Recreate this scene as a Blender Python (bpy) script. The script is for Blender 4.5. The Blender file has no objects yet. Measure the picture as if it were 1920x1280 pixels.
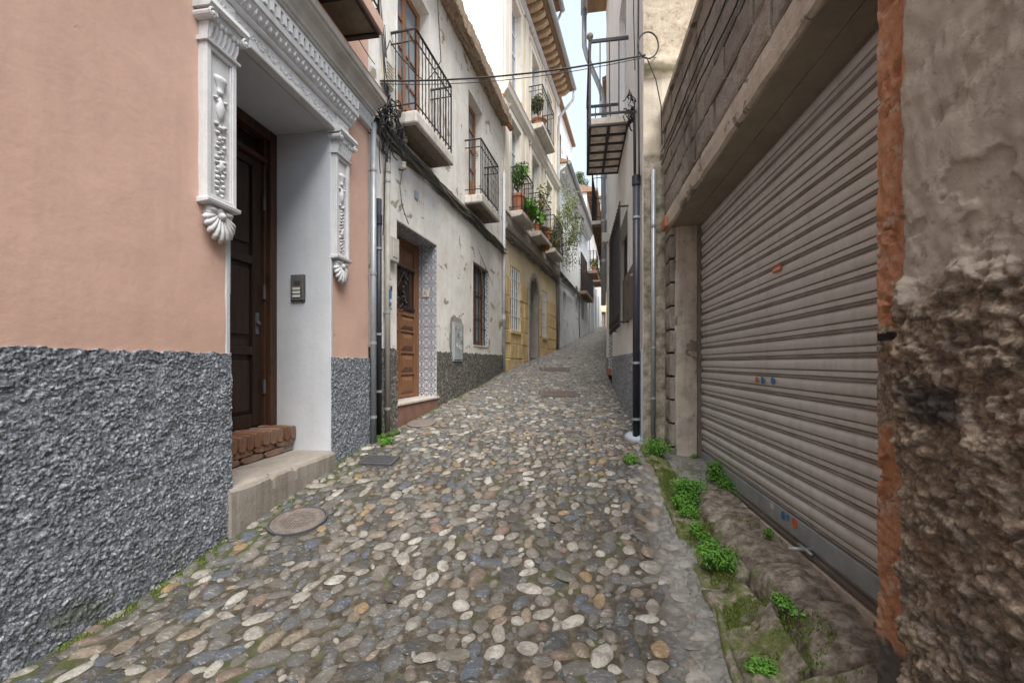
import bpy, math, random
import numpy as np
from mathutils import Vector, Matrix

random.seed(7)
rng = np.random.default_rng(7)
S = bpy.context.scene
COL = S.collection
R = math.radians
CAMZ = 1.2            # height of the lens above the street under it; heights below ("zc") are measured from the lens

# ------------------------------------------------------------------ camera, sky, sun, exposure
cam = bpy.data.cameras.new('camera')
camo = bpy.data.objects.new('camera', cam)
COL.objects.link(camo)
camo.location = (0, 0, CAMZ)
camo.rotation_euler = (R(90), 0, 0)
cam.sensor_width = 36
cam.lens = 15.0
cam.shift_y = 40 / 1920
cam.clip_start = 0.02
cam.clip_end = 600
S.camera = camo

SUN_EL, SUN_AZ = R(60), R(168)       # azimuth measured clockwise from +Y: behind the camera, to the right
world = bpy.data.worlds.new('World')
S.world = world
world.use_nodes = True
wt = world.node_tree
wt.nodes.clear()
wo = wt.nodes.new('ShaderNodeOutputWorld')
bg = wt.nodes.new('ShaderNodeBackground')
sky = wt.nodes.new('ShaderNodeTexSky')
sky.sky_type = 'NISHITA'
sky.sun_disc = False
sky.sun_elevation = SUN_EL
sky.sun_rotation = SUN_AZ
sky.air_density = 1.0
sky.dust_density = 3.0
wtc = wt.nodes.new('ShaderNodeTexCoord')
wno = wt.nodes.new('ShaderNodeTexNoise')
wno.inputs['Scale'].default_value = 1.6
wno.inputs['Detail'].default_value = 5
wmr = wt.nodes.new('ShaderNodeMapRange')
wmr.inputs['From Min'].default_value = 0.3
wmr.inputs['From Max'].default_value = 0.7
wmr.inputs['To Min'].default_value = 0.72
wmr.inputs['To Max'].default_value = 0.95
wmx = wt.nodes.new('ShaderNodeMix')
wmx.data_type = 'RGBA'
wt.links.new(wtc.outputs['Generated'], wno.inputs['Vector'])
wt.links.new(wno.outputs['Fac'], wmr.inputs['Value'])
wt.links.new(wmr.outputs['Result'], wmx.inputs['Factor'])
wt.links.new(sky.outputs['Color'], wmx.inputs['A'])
wmx.inputs['B'].default_value = (3.35, 3.85, 4.45, 1)     # thin even cloud
wt.links.new(wmx.outputs['Result'], bg.inputs['Color'])
bg.inputs['Strength'].default_value = 0.055
wt.links.new(bg.outputs['Background'], wo.inputs['Surface'])

sl = bpy.data.lights.new('sun', 'SUN')
sl.energy = 1.5
sl.angle = R(45)
sl.color = (1.0, 0.96, 0.9)
so = bpy.data.objects.new('sun', sl)
COL.objects.link(so)
sd = Vector((math.sin(SUN_AZ) * math.cos(SUN_EL), math.cos(SUN_AZ) * math.cos(SUN_EL), math.sin(SUN_EL)))
so.rotation_euler = (-sd).to_track_quat('-Z', 'Y').to_euler()

S.view_settings.view_transform = 'Standard'
S.view_settings.look = 'None'
S.view_settings.exposure = 2.35
S.view_settings.gamma = 1
S.view_settings.use_curve_mapping = False
S.cycles.max_bounces = 8
S.cycles.diffuse_bounces = 7
S.cycles.use_denoising = True

# ------------------------------------------------------------------ noise for geometry
_T = rng.random(4096)
def _hash(i, j, k, seed):
    h = (i * 73856093) ^ (j * 19349663) ^ (k * 83492791) ^ (seed * 2654435)
    h = (h ^ (h >> 13)) * 1274126177
    return _T[(h ^ (h >> 16)) & 4095]
def vnoise(x, y, z=0.0, seed=0):
    x = np.asarray(x, float); y = np.asarray(y, float); z = np.zeros_like(x) + z
    i, j, k = (np.floor(a).astype(np.int64) for a in (x, y, z))
    fx, fy, fz = x - i, y - j, z - k
    fx, fy, fz = (f * f * (3 - 2 * f) for f in (fx, fy, fz))
    r = 0
    for a in (0, 1):
        for b in (0, 1):
            for c in (0, 1):
                wgt = (fx if a else 1 - fx) * (fy if b else 1 - fy) * (fz if c else 1 - fz)
                r = r + wgt * _hash(i + a, j + b, k + c, seed)
    return r * 2 - 1
def fbm(x, y, z=0.0, octv=4, seed=0, gain=0.5):
    r, a, s = 0, 1.0, 0
    for o in range(octv):
        r = r + a * vnoise(np.asarray(x) * 2 ** o, np.asarray(y) * 2 ** o, z, seed + o * 7)
        s += a; a *= gain
    return r / s
def billow(x, y, octv=3, seed=0):
    r, a, s = 0, 1.0, 0
    for o in range(octv):
        r = r + a * (1 - 2 * np.abs(vnoise(np.asarray(x) * 2 ** o, np.asarray(y) * 2 ** o, 0.37 * o, seed + o * 5)))
        s += a; a *= 0.5
    return r / s
def worley(x, y, seed=0):
    x = np.asarray(x, float); y = np.asarray(y, float)
    i = np.floor(x).astype(np.int64); j = np.floor(y).astype(np.int64)
    d1 = np.full(x.shape, 9.0); d2 = np.full(x.shape, 9.0); cid = np.zeros(x.shape)
    for a in (-1, 0, 1):
        for b in (-1, 0, 1):
            px = i + a + _hash(i + a, j + b, i * 0, seed); py = j + b + _hash(i + a, j + b, i * 0 + 1, seed)
            d = np.hypot(px - x, py - y)
            n = d < d1
            d2 = np.where(n, d1, np.minimum(d2, d)); cid = np.where(n, _hash(i + a, j + b, i * 0 + 2, seed), cid)
            d1 = np.where(n, d, d1)
    return d1, d2, cid

# ------------------------------------------------------------------ materials
class Nt:
    def __init__(s, name):
        s.m = bpy.data.materials.new(name); s.m.use_nodes = True
        s.t = s.m.node_tree; s.t.nodes.clear()
        s.out = s.t.nodes.new('ShaderNodeOutputMaterial')
        s.b = s.t.nodes.new('ShaderNodeBsdfPrincipled')
        s.t.links.new(s.b.outputs[0], s.out.inputs[0])
        s.tc = s.t.nodes.new('ShaderNodeTexCoord')
        s.geo = None
    def set(s, sock, v):
        if hasattr(v, 'is_output') or isinstance(v, bpy.types.NodeSocket): s.t.links.new(v, sock)
        elif isinstance(v, (tuple, list)) and len(v) == 3 and sock.type == 'RGBA': sock.default_value = (*v, 1)
        else: sock.default_value = v
    def obj(s): return s.tc.outputs['Object']
    def world(s):
        if s.geo is None: s.geo = s.t.nodes.new('ShaderNodeNewGeometry')
        return s.geo.outputs['Position']
    def island(s):
        if s.geo is None: s.geo = s.t.nodes.new('ShaderNodeNewGeometry')
        return s.geo.outputs['Random Per Island']
    def rnd(s): return s.t.nodes.new('ShaderNodeObjectInfo').outputs['Random']
    def map(s, v, scale=(1, 1, 1), loc=(0, 0, 0)):
        n = s.t.nodes.new('ShaderNodeMapping'); s.set(n.inputs[0], v)
        n.inputs['Scale'].default_value = scale; n.inputs['Location'].default_value = loc
        return n.outputs[0]
    def noise(s, v, scale, detail=4, rough=0.55, dist=0.0):
        n = s.t.nodes.new('ShaderNodeTexNoise'); s.set(n.inputs['Vector'], v)
        n.inputs['Scale'].default_value = scale; n.inputs['Detail'].default_value = detail
        n.inputs['Roughness'].default_value = rough; n.inputs['Distortion'].default_value = dist
        return n.outputs['Fac']
    def voro(s, v, scale, feature='F1', out='Distance'):
        n = s.t.nodes.new('ShaderNodeTexVoronoi'); n.feature = feature; s.set(n.inputs['Vector'], v)
        n.inputs['Scale'].default_value = scale
        return n.outputs[out]
    def mr(s, v, a, b, c=0.0, d=1.0):
        n = s.t.nodes.new('ShaderNodeMapRange'); s.set(n.inputs['Value'], v)
        for k, x in zip(('From Min', 'From Max', 'To Min', 'To Max'), (a, b, c, d)): n.inputs[k].default_value = x
        return n.outputs['Result']
    def math(s, op, a, b=0.0, c=0.0, clamp=False):
        n = s.t.nodes.new('ShaderNodeMath'); n.operation = op; n.use_clamp = clamp
        for i, x in enumerate((a, b, c)): s.set(n.inputs[i], x)
        return n.outputs[0]
    def mix(s, f, a, b, blend='MIX'):
        n = s.t.nodes.new('ShaderNodeMix'); n.data_type = 'RGBA'; n.blend_type = blend
        s.set(n.inputs['Factor'], f); s.set(n.inputs['A'], a); s.set(n.inputs['B'], b)
        return n.outputs['Result']
    def ramp(s, f, stops, interp='LINEAR'):
        n = s.t.nodes.new('ShaderNodeValToRGB'); s.set(n.inputs[0], f); e = n.color_ramp
        e.interpolation = interp
        while len(e.elements) < len(stops): e.elements.new(0.5)
        for el, (p, c) in zip(e.elements, stops):
            el.position = p; el.color = (*c, 1)
        return n.outputs[0]
    def xyz(s, v):
        n = s.t.nodes.new('ShaderNodeSeparateXYZ'); s.set(n.inputs[0], v); return n.outputs
    def fin(s, color, rough=0.85, bump=None, dist=0.01, strength=0.6, metal=0.0, spec=0.3):
        s.set(s.b.inputs['Base Color'], color); s.set(s.b.inputs['Roughness'], rough)
        s.set(s.b.inputs['Metallic'], metal); s.b.inputs['Specular IOR Level'].default_value = spec
        if bump is not None:
            n = s.t.nodes.new('ShaderNodeBump'); s.set(n.inputs['Height'], bump)
            n.inputs['Distance'].default_value = dist; n.inputs['Strength'].default_value = strength
            s.t.links.new(n.outputs[0], s.b.inputs['Normal'])
        return s.m

def plain(name, c, rough=0.6, var=0.15, scale=8, bump=0.4, bscale=60, dist=0.002, metal=0.0, dirt=None, dirtamt=0.5, island=False):
    n = Nt(name); v = n.obj()
    f = n.noise(v, scale, 5, 0.6)
    lo = tuple(x * (1 - var) for x in c); hi = tuple(min(1, x * (1 + var)) for x in c)
    col = n.mix(n.mr(f, 0.3, 0.7), lo, hi)
    if dirt is not None:
        d = n.noise(n.map(v, (1, 1, 0.35), (3, 1, 7)), scale * 0.6, 6, 0.7)
        col = n.mix(n.math('MULTIPLY', n.mr(d, 0.48, 0.66), dirtamt), col, dirt)
    r = n.rnd()
    col = n.mix(0.5 * min(1, var * 2), col, n.mix(r, lo, hi))
    b = n.noise(v, bscale, 4, 0.65)
    return n.fin(col, rough, b, dist, bump, metal)

def plaster(name, base, alt, stain, scale=1.0, stainamt=0.5, patch=None, patchlo=0.66, rough=0.9, bump=0.35, bscale=26, streak=0.5, dist=0.006):
    n = Nt(name); v = n.obj()
    f = n.noise(v, 1.3 * scale, 6, 0.62, 0.3)
    col = n.mix(n.mr(f, 0.32, 0.68), base, alt)
    f2 = n.noise(n.map(v, (1, 1, 1), (5, 5, 5)), 7 * scale, 6, 0.7)
    col = n.mix(n.math('MULTIPLY', n.mr(f2, 0.5, 0.72), stainamt * 0.7), col, stain)
    f3 = n.noise(n.map(v, (5, 5, 0.45), (1, 9, 2)), 1.6 * scale, 5, 0.65)
    col = n.mix(n.math('MULTIPLY', n.mr(f3, 0.5, 0.75), streak), col, stain)
    h = n.math('ADD', n.noise(v, bscale, 6, 0.6), n.math('MULTIPLY', n.noise(v, 3.5, 3, 0.5), 1.6))
    if patch is not None:
        p = n.noise(n.map(v, (1, 1, 1.3), (11, 3, 4)), 2.3 * scale, 7, 0.66, 0.5)
        pm = n.mr(p, patchlo, patchlo + 0.015)
        pc = n.mix(n.noise(v, 14, 5, 0.7), tuple(x * 0.6 for x in patch), patch)
        col = n.mix(pm, col, pc)
        h = n.math('SUBTRACT', h, n.math('MULTIPLY', pm, 0.9))
    return n.fin(col, rough, h, dist, bump)

M = {}
M['pink'] = plaster('pink_plaster', (0.59, 0.38, 0.30), (0.66, 0.44, 0.355), (0.42, 0.29, 0.235), stainamt=0.42, patch=(0.64, 0.46, 0.38), patchlo=0.67, bump=0.3, bscale=22, streak=0.3)
M['white_stucco'] = plaster('white_door_plaster', (0.50, 0.525, 0.57), (0.60, 0.615, 0.64), (0.42, 0.39, 0.34), stainamt=0.3, bump=0.3, streak=0.2)
M['carved'] = plain('carved_white_stucco', (0.64, 0.645, 0.655), 0.75, 0.06, 12, 0.5, 50, 0.003, dirt=(0.42, 0.39, 0.35), dirtamt=0.35)
M['cornice'] = plain('cornice_stucco', (0.55, 0.52, 0.48), 0.8, 0.1, 6, 0.4, 40, 0.003, dirt=(0.34, 0.29, 0.24), dirtamt=0.6)
M['h2_plaster'] = plaster('aged_white_plaster', (0.74, 0.715, 0.66), (0.84, 0.83, 0.80), (0.50, 0.425, 0.335), stainamt=0.6, patch=(0.46, 0.40, 0.32), patchlo=0.61, bump=0.45, streak=0.42)
M['h4_plaster'] = plaster('weathered_whitewash', (0.74, 0.77, 0.79), (0.84, 0.86, 0.87), (0.42, 0.40, 0.36), stainamt=0.45, patch=(0.40, 0.36, 0.32), patchlo=0.62, bump=0.6, streak=0.35)
M['white_house'] = plaster('white_painted_wall', (0.78, 0.77, 0.755), (0.86, 0.85, 0.84), (0.50, 0.46, 0.40), stainamt=0.35, patch=(0.50, 0.46, 0.40), patchlo=0.72, bump=0.35, streak=0.3)
M['party_wall'] = plain('white_party_wall', (0.80, 0.80, 0.80), 0.9, 0.04, 2, 0.2, 20, 0.004)
M['yellow'] = plaster('cream_upper_plaster', (0.74, 0.61, 0.40), (0.82, 0.72, 0.53), (0.50, 0.38, 0.25), stainamt=0.4, bump=0.35, streak=0.35)
M['turret'] = plain('warm_yellow_render', (0.66, 0.42, 0.13), 0.9, 0.08, 4, 0.3, 20, 0.004)
M['yellow_trim'] = plaster('pale_window_trim', (0.72, 0.67, 0.59), (0.80, 0.76, 0.70), (0.48, 0.38, 0.30), stainamt=0.45, bump=0.3, streak=0.3)
M['ochre_stone'] = plain('ochre_ashlar', (0.74, 0.56, 0.30), 0.9, 0.28, 3.5, 0.9, 22, 0.012, dirt=(0.36, 0.23, 0.12), dirtamt=0.8)
M['greystone'] = plain('grey_stone', (0.34, 0.31, 0.27), 0.9, 0.2, 6, 0.7, 30, 0.008, dirt=(0.16, 0.13, 0.11), dirtamt=0.5)
M['blue_paint'] = plain('pale_blue_grey_paint', (0.36, 0.40, 0.46), 0.8, 0.1, 5, 0.3, 30, 0.004)
M['dark_wood'] = None
def wood(name, a, b, rough=0.55, scale=1.0, wear=None, wlo=0.62):
    n = Nt(name); v = n.obj()
    g = n.noise(n.map(v, (26 * scale, 26 * scale, 1.6 * scale)), 1.0, 6, 0.65, 0.6)
    col = n.mix(n.mr(g, 0.3, 0.7), a, b)
    if wear:
        w_ = n.noise(n.map(v, (3, 3, 0.8)), 6, 7, 0.75)
        col = n.mix(n.mr(w_, wlo, wlo + 0.06), col, wear)
    return n.fin(col, rough, n.math('ADD', g, n.noise(v, 40, 4)), 0.003, 0.5)
M['dark_wood'] = wood('old_dark_door_wood', (0.014, 0.008, 0.005), (0.045, 0.024, 0.015), 0.6, 1, (0.22, 0.13, 0.08), 0.66)
M['frame_wood'] = wood('old_brown_frame_wood', (0.035, 0.016, 0.010), (0.085, 0.04, 0.022), 0.5, 1, (0.03, 0.016, 0.01), 0.56)
M['brown_wood'] = wood('varnished_brown_wood', (0.165, 0.075, 0.035), (0.25, 0.12, 0.06), 0.42)
M['shutter_wood'] = wood('sun_bleached_brown_wood', (0.25, 0.12, 0.065), (0.36, 0.19, 0.11), 0.7, 1, (0.45, 0.36, 0.27), 0.68)
M['pale_wood'] = wood('weathered_pale_corbel_wood', (0.42, 0.30, 0.20), (0.60, 0.48, 0.36), 0.8, 1, (0.25, 0.14, 0.08), 0.6)
M['eave_wood'] = wood('eave_board_wood', (0.15, 0.10, 0.07), (0.27, 0.19, 0.135), 0.8)
M['white_paint'] = plain('white_painted_wood', (0.74, 0.75, 0.76), 0.5, 0.05, 10, 0.2, 40, 0.001, dirt=(0.5, 0.48, 0.44), dirtamt=0.3)
M['glass'] = plain('window_glass', (0.22, 0.25, 0.28), 0.08, 0.25, 2, 0.1, 5, 0.001)
M['dark'] = plain('dark_interior', (0.018, 0.015, 0.013), 0.9, 0.2)
M['iron'] = plain('black_wrought_iron', (0.035, 0.034, 0.036), 0.5, 0.25, 30, 0.4, 90, 0.001, dirt=(0.12, 0.06, 0.035), dirtamt=0.25)
M['cable'] = plain('black_cable', (0.03, 0.03, 0.033), 0.6, 0.3)
M['cable_grey'] = plain('dusty_grey_cable', (0.13, 0.125, 0.12), 0.75, 0.4)
M['galv'] = plain('galvanised_pipe', (0.36, 0.39, 0.42), 0.42, 0.18, 14, 0.3, 70, 0.001, metal=0.35, dirt=(0.25, 0.22, 0.2), dirtamt=0.5)
M['pvc_dark'] = plain('black_pipe', (0.03, 0.033, 0.045), 0.4, 0.2, 6, 0.1, 60, 0.001)
M['pipe_beige'] = plain('greyish_beige_pipe', (0.35, 0.335, 0.30), 0.55, 0.15, 9, 0.3, 60, 0.001, dirt=(0.2, 0.17, 0.14), dirtamt=0.5)
M['pipe_white'] = plain('flaking_white_pipe', (0.52, 0.54, 0.56), 0.6, 0.12, 9, 0.3, 60, 0.001, dirt=(0.26, 0.2, 0.16), dirtamt=0.6)
M['plastic_box'] = plain('grey_plastic_box', (0.45, 0.44, 0.41), 0.5, 0.08, 5, 0.1, 40, 0.001, dirt=(0.3, 0.27, 0.23), dirtamt=0.4)
M['ceramic'] = plain('cream_ceramic', (0.6, 0.56, 0.48), 0.35, 0.1, 10, 0.1, 40, 0.001, dirt=(0.3, 0.24, 0.18), dirtamt=0.5)
M['steel'] = plain('brushed_intercom_steel', (0.27, 0.26, 0.25), 0.38, 0.1, 20, 0.1, 90, 0.0006, metal=0.6)
M['label_white'] = plain('name_tag', (0.6, 0.6, 0.58), 0.5, 0.05)
M['terracotta'] = plain('terracotta', (0.42, 0.17, 0.095), 0.85, 0.14, 8, 0.4, 60, 0.002, dirt=(0.5, 0.4, 0.32), dirtamt=0.4)
M['roof_tile'] = plain('weathered_roof_tile', (0.32, 0.215, 0.14), 0.9, 0.28, 9, 0.6, 50, 0.005, dirt=(0.15, 0.12, 0.09), dirtamt=0.6)
M['crack_dirt'] = plain('dirt_in_cracks', (0.30, 0.19, 0.15), 0.95, 0.2)
M['concrete'] = plaster('old_beam_concrete', (0.42, 0.375, 0.315), (0.54, 0.485, 0.41), (0.22, 0.18, 0.14), scale=1.6, stainamt=0.85, patch=(0.26, 0.22, 0.18), patchlo=0.60, bump=0.9, bscale=35, streak=0.55)
M['concrete_dark'] = plaster('dark_soffit_concrete', (0.23, 0.195, 0.155), (0.32, 0.275, 0.22), (0.14, 0.11, 0.085), scale=1.5, stainamt=0.5, bump=0.6, bscale=30, streak=0.3)  # darker concrete tone, for the beam underside and wall core
M['step_concrete'] = plaster('worn_step_concrete', (0.235, 0.205, 0.175), (0.33, 0.30, 0.265), (0.15, 0.115, 0.09), scale=2.5, stainamt=0.5, bump=0.6, bscale=60, streak=0.2)
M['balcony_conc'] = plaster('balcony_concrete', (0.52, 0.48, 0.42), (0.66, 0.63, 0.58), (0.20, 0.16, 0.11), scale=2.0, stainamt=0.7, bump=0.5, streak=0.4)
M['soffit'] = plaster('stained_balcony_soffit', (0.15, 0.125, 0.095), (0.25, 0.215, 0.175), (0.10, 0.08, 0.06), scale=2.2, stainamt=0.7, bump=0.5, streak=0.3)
M['soffit_tile'] = plain('painted_soffit_tile', (0.76, 0.69, 0.61), 0.6, 0.12, 10, 0.2, 40, 0.002, dirt=(0.20, 0.10, 0.08), dirtamt=0.8)
M['marble'] = plain('cream_marble', (0.56, 0.52, 0.47), 0.45, 0.12, 5, 0.2, 30, 0.001, dirt=(0.4, 0.33, 0.28), dirtamt=0.5)
M['red_stone'] = plain('reddish_marble', (0.25, 0.135, 0.105), 0.55, 0.2, 7, 0.2, 30, 0.001, dirt=(0.15, 0.085, 0.07), dirtamt=0.6)
M['rust'] = plain('rusty_cast_iron', (0.17, 0.145, 0.13), 0.7, 0.3, 20, 0.7, 80, 0.002, dirt=(0.10, 0.055, 0.04), dirtamt=0.6)
M['cast'] = plain('dark_cast_iron', (0.075, 0.075, 0.08), 0.55, 0.3, 20, 0.5, 80, 0.002)
M['brown_metal'] = plain('brown_painted_sheet', (0.115, 0.10, 0.085), 0.55, 0.12, 5, 0.2, 30, 0.001, dirt=(0.28, 0.26, 0.23), dirtamt=0.3)
M['cabinet'] = plain('grey_enamel_cabinet', (0.34, 0.38, 0.40), 0.5, 0.15, 9, 0.4, 40, 0.003, dirt=(0.52, 0.53, 0.52), dirtamt=0.6)
M['orange_sticker'] = plain('orange_sticker', (0.55, 0.13, 0.04), 0.6, 0.2, 30)
M['blue_sticker'] = plain('blue_sticker', (0.07, 0.17, 0.36), 0.6, 0.3, 40)
M['white_sticker'] = plain('white_sticker', (0.55, 0.55, 0.52), 0.6, 0.2, 40)
M['bark'] = plain('bark', (0.12, 0.09, 0.065), 0.9, 0.3, 10, 0.8, 40, 0.01)
M['lamp_glass'] = plain('lantern_glass', (0.5, 0.52, 0.52), 0.15, 0.1)

def brickmat(name, cols):
    n = Nt(name); v = n.obj(); r = n.rnd()
    col = n.ramp(r, [(i / max(1, len(cols) - 1), c) for i, c in enumerate(cols)])
    f = n.noise(v, 24, 6, 0.7)
    col = n.mix(n.mr(f, 0.35, 0.7), col, n.mix(0.75, col, (0.13, 0.085, 0.06)))
    f2 = n.noise(v, 9, 4, 0.6)
    col = n.mix(n.math('MULTIPLY', n.mr(f2, 0.5, 0.7), 0.5), col, (0.30, 0.25, 0.21))
    return n.fin(col, 0.9, n.noise(v, 60, 6, 0.7), 0.006, 0.8)
def canemat():
    n = Nt('sagging_cane_eave'); v = n.obj()
    f = n.noise(n.map(v, (2.5, 26, 26)), 1.0, 6, 0.75, 0.6)
    col = n.ramp(f, [(0.33, (0.13, 0.085, 0.055)), (0.5, (0.36, 0.27, 0.195)), (0.68, (0.52, 0.42, 0.33))])
    return n.fin(col, 0.95, f, 0.02, 1.0)
M['cane'] = canemat()
M['brick'] = brickmat('worn_step_brick', [(0.17, 0.075, 0.045), (0.25, 0.115, 0.065), (0.21, 0.125, 0.09), (0.28, 0.16, 0.105)])
def blockmat():
    n = Nt('concrete_block'); v = n.obj(); w_ = n.world(); r = n.rnd()
    col = n.ramp(r, [(0, (0.34, 0.315, 0.28)), (0.5, (0.40, 0.375, 0.335)), (1, (0.46, 0.43, 0.385))])
    g = n.noise(w_, 130, 3, 0.8)
    col = n.mix(n.mr(g, 0.38, 0.68), n.mix(0.5, col, (0.06, 0.05, 0.045)), col)
    g2 = n.noise(n.map(w_, (1, 1, 0.6)), 2.0, 6, 0.65)
    col = n.mix(n.math('MULTIPLY', n.mr(g2, 0.45, 0.7), 0.65), col, (0.36, 0.30, 0.23))
    g3 = n.noise(n.map(w_, (1, 1, 0.5), (4, 4, 4)), 3.0, 6, 0.7)
    col = n.mix(n.math('MULTIPLY', n.mr(g3, 0.5, 0.66), 0.75), col, (0.085, 0.07, 0.056))
    return n.fin(col, 0.95, n.math('ADD', g, n.noise(w_, 30, 5)), 0.008, 0.9)
M['block'] = blockmat()

def dadomat(name, a, b, c, sc=1.0, moss=True):
    n = Nt(name); v = n.obj(); wz = n.xyz(n.world())[2]
    f = n.noise(v, 62 * sc, 4, 0.85)
    col = n.ramp(f, [(0.36, a), (0.5, b), (0.62, c)])
    ce = n.voro(v, 85 * sc, 'DISTANCE_TO_EDGE'); col = n.mix(n.mr(ce, 0.0, 0.16, 0.7, 0.0), col, tuple(x * 0.45 for x in a))
    cc = n.xyz(n.voro(v, 85 * sc, 'F1', 'Color'))[0]; col = n.mix(n.mr(cc, .72, .95, 0, .75), col, tuple(min(1, x * 1.25) for x in c))
    f2 = n.noise(v, 2.2, 6, 0.65)
    col = n.mix(n.math('MULTIPLY', n.mr(f2, 0.45, 0.7), 0.4), col, tuple(x * 0.62 for x in b))
    if moss:
        m = n.noise(n.map(v, (1, 1, 1), (2, 2, 2)), 5, 6, 0.7)
        zz = n.mr(wz, 0.02, 0.32, 1, 0)
        col = n.mix(n.math('MULTIPLY', n.mr(m, 0.5, 0.62), zz), col, (0.075, 0.085, 0.03))
    h = n.math('ADD', f, n.math('MULTIPLY', n.noise(v, 34 * sc, 4, 0.6), 1.5))
    return n.fin(col, 0.9, h, 0.008 / sc, 0.9)
M['dado_blue'] = dadomat('blue_grey_roughcast', (0.08, 0.09, 0.108), (0.225, 0.25, 0.29), (0.47, 0.50, 0.545))
M['dado_grey'] = dadomat('grey_brown_roughcast', (0.075, 0.07, 0.062), (0.15, 0.14, 0.125), (0.30, 0.285, 0.255), .55, False)
M['dado_light'] = dadomat('light_blue_roughcast', (0.13, 0.145, 0.17), (0.28, 0.305, 0.35), (0.52, 0.54, 0.58), .6, False)

def tilemat():
    n = Nt('azulejo_tile'); o = n.xyz(n.obj())
    # tile mesh lies in its local x / z plane, 0.15 m square, centred on its origin
    ax = n.math('ABSOLUTE', o[0]); az = n.math('ABSOLUTE', o[2])
    s_ = n.math('ADD', ax, az)
    dd = n.math('ABSOLUTE', n.math('SUBTRACT', ax, az))
    def lt(v, t): return n.math('LESS_THAN', v, t)
    def gt(v, t): return n.math('GREATER_THAN', v, t)
    def AND(*a):
        r = a[0]
        for x in a[1:]: r = n.math('MULTIPLY', r, x)
        return r
    white = n.mix(n.noise(n.obj(), 30, 3), (0.50, 0.51, 0.52), (0.62, 0.62, 0.61))
    blue = (0.03, 0.045, 0.12); red = (0.36, 0.08, 0.05); teal = (0.13, 0.22, 0.30)
    col = n.mix(AND(lt(dd, 0.008), gt(s_, 0.035), lt(s_, 0.10)), white, blue)
    col = n.mix(AND(gt(s_, 0.027), lt(s_, 0.036)), col, blue)
    col = n.mix(lt(s_, 0.016), col, red)
    col = n.mix(AND(gt(ax, 0.044), lt(ax, 0.056), lt(az, 0.024)), col, blue)
    col = n.mix(AND(gt(az, 0.044), lt(az, 0.056), lt(ax, 0.024)), col, blue)
    col = n.mix(AND(gt(s_, 0.112), lt(s_, 0.124)), col, teal)
    col = n.mix(gt(s_, 0.134), col, red)
    col = n.mix(AND(lt(ax, 0.012), gt(az, 0.060)), col, teal)
    col = n.mix(AND(lt(az, 0.012), gt(ax, 0.060)), col, teal)
    return n.fin(col, 0.25, n.noise(n.obj(), 12, 2), 0.001, 0.2, spec=0.5)
M['azulejo'] = tilemat()

def stonecol(n, r, v):
    pal = [(0.0, (0.33, 0.31, 0.275)), (0.11, (0.11, 0.115, 0.12)), (0.25, (0.20, 0.18, 0.155)), (0.36, (0.05, 0.055, 0.062)),
           (0.48, (0.25, 0.20, 0.15)), (0.56, (0.135, 0.13, 0.12)), (0.69, (0.44, 0.42, 0.38)), (0.75, (0.08, 0.10, 0.13)),
           (0.82, (0.20, 0.14, 0.11)), (0.87, (0.165, 0.16, 0.145)), (0.96, (0.30, 0.20, 0.10)), (0.985, (0.50, 0.48, 0.45))]
    col = n.ramp(r, pal, 'CONSTANT')
    g = n.noise(v, 70, 5, 0.75, 0.5)
    col = n.mix(n.mr(g, 0.36, 0.66), n.mix(0.42, col, (0.04, 0.037, 0.033)), col)
    g2 = n.noise(n.map(v, (1, 3, 1), (3, 3, 3)), 26, 5, 0.75, 1.6)
    col = n.mix(n.math('MULTIPLY', n.mr(g2, 0.55, 0.63), 0.55), col, (0.50, 0.47, 0.42))
    return col
def cobblemat():
    n = Nt('river_cobble'); v = n.world()
    r = n.math('FRACT', n.math('ADD', n.math('MULTIPLY', n.island(), 7.13), n.math('MULTIPLY', n.rnd(), 3.7)))
    col = stonecol(n, r, v)
    # cement slurry film over the stones of the right-hand margin, and brown street dirt over the rest
    p = n.xyz(v)
    edge = n.math('SUBTRACT', p[0], n.math('MULTIPLY', p[1], 0.21))
    e2 = n.math('ADD', edge, n.math('MULTIPLY', n.noise(v, 3.0, 5, 0.6), 0.34))
    near = n.mr(p[1], 3.8, 4.4, 1, 0)
    slur = n.math('MULTIPLY', n.mr(e2, 0.40, 0.60), near)
    film = n.noise(n.map(v, (1, 1, 1), (7, 7, 7)), 26, 5, 0.7)
    col = n.mix(n.math('MULTIPLY', slur, n.mr(film, 0.35, 0.62, 0.25, 0.85)), col, (0.30, 0.295, 0.285))
    dirt = n.noise(n.map(v, (1, 1, 1), (1, 2, 3)), 14, 6, 0.7)
    col = n.mix(n.math('MULTIPLY', n.mr(dirt, 0.46, 0.58), 0.55), col, (0.085, 0.07, 0.054))
    far = n.mr(p[1], 4.5, 11.0, 0, 0.35)  # stones paled up the lane: its brightness is put into their colour
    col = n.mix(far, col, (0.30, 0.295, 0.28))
    return n.fin(col, n.mr(film, 0.3, 0.7, 0.34, 0.66), n.math('ADD', n.noise(v, 120, 5, 0.8), n.noise(v, 38, 3, 0.6)), 0.006, 0.9, spec=0.45)
M['cobble'] = cobblemat()
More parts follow.
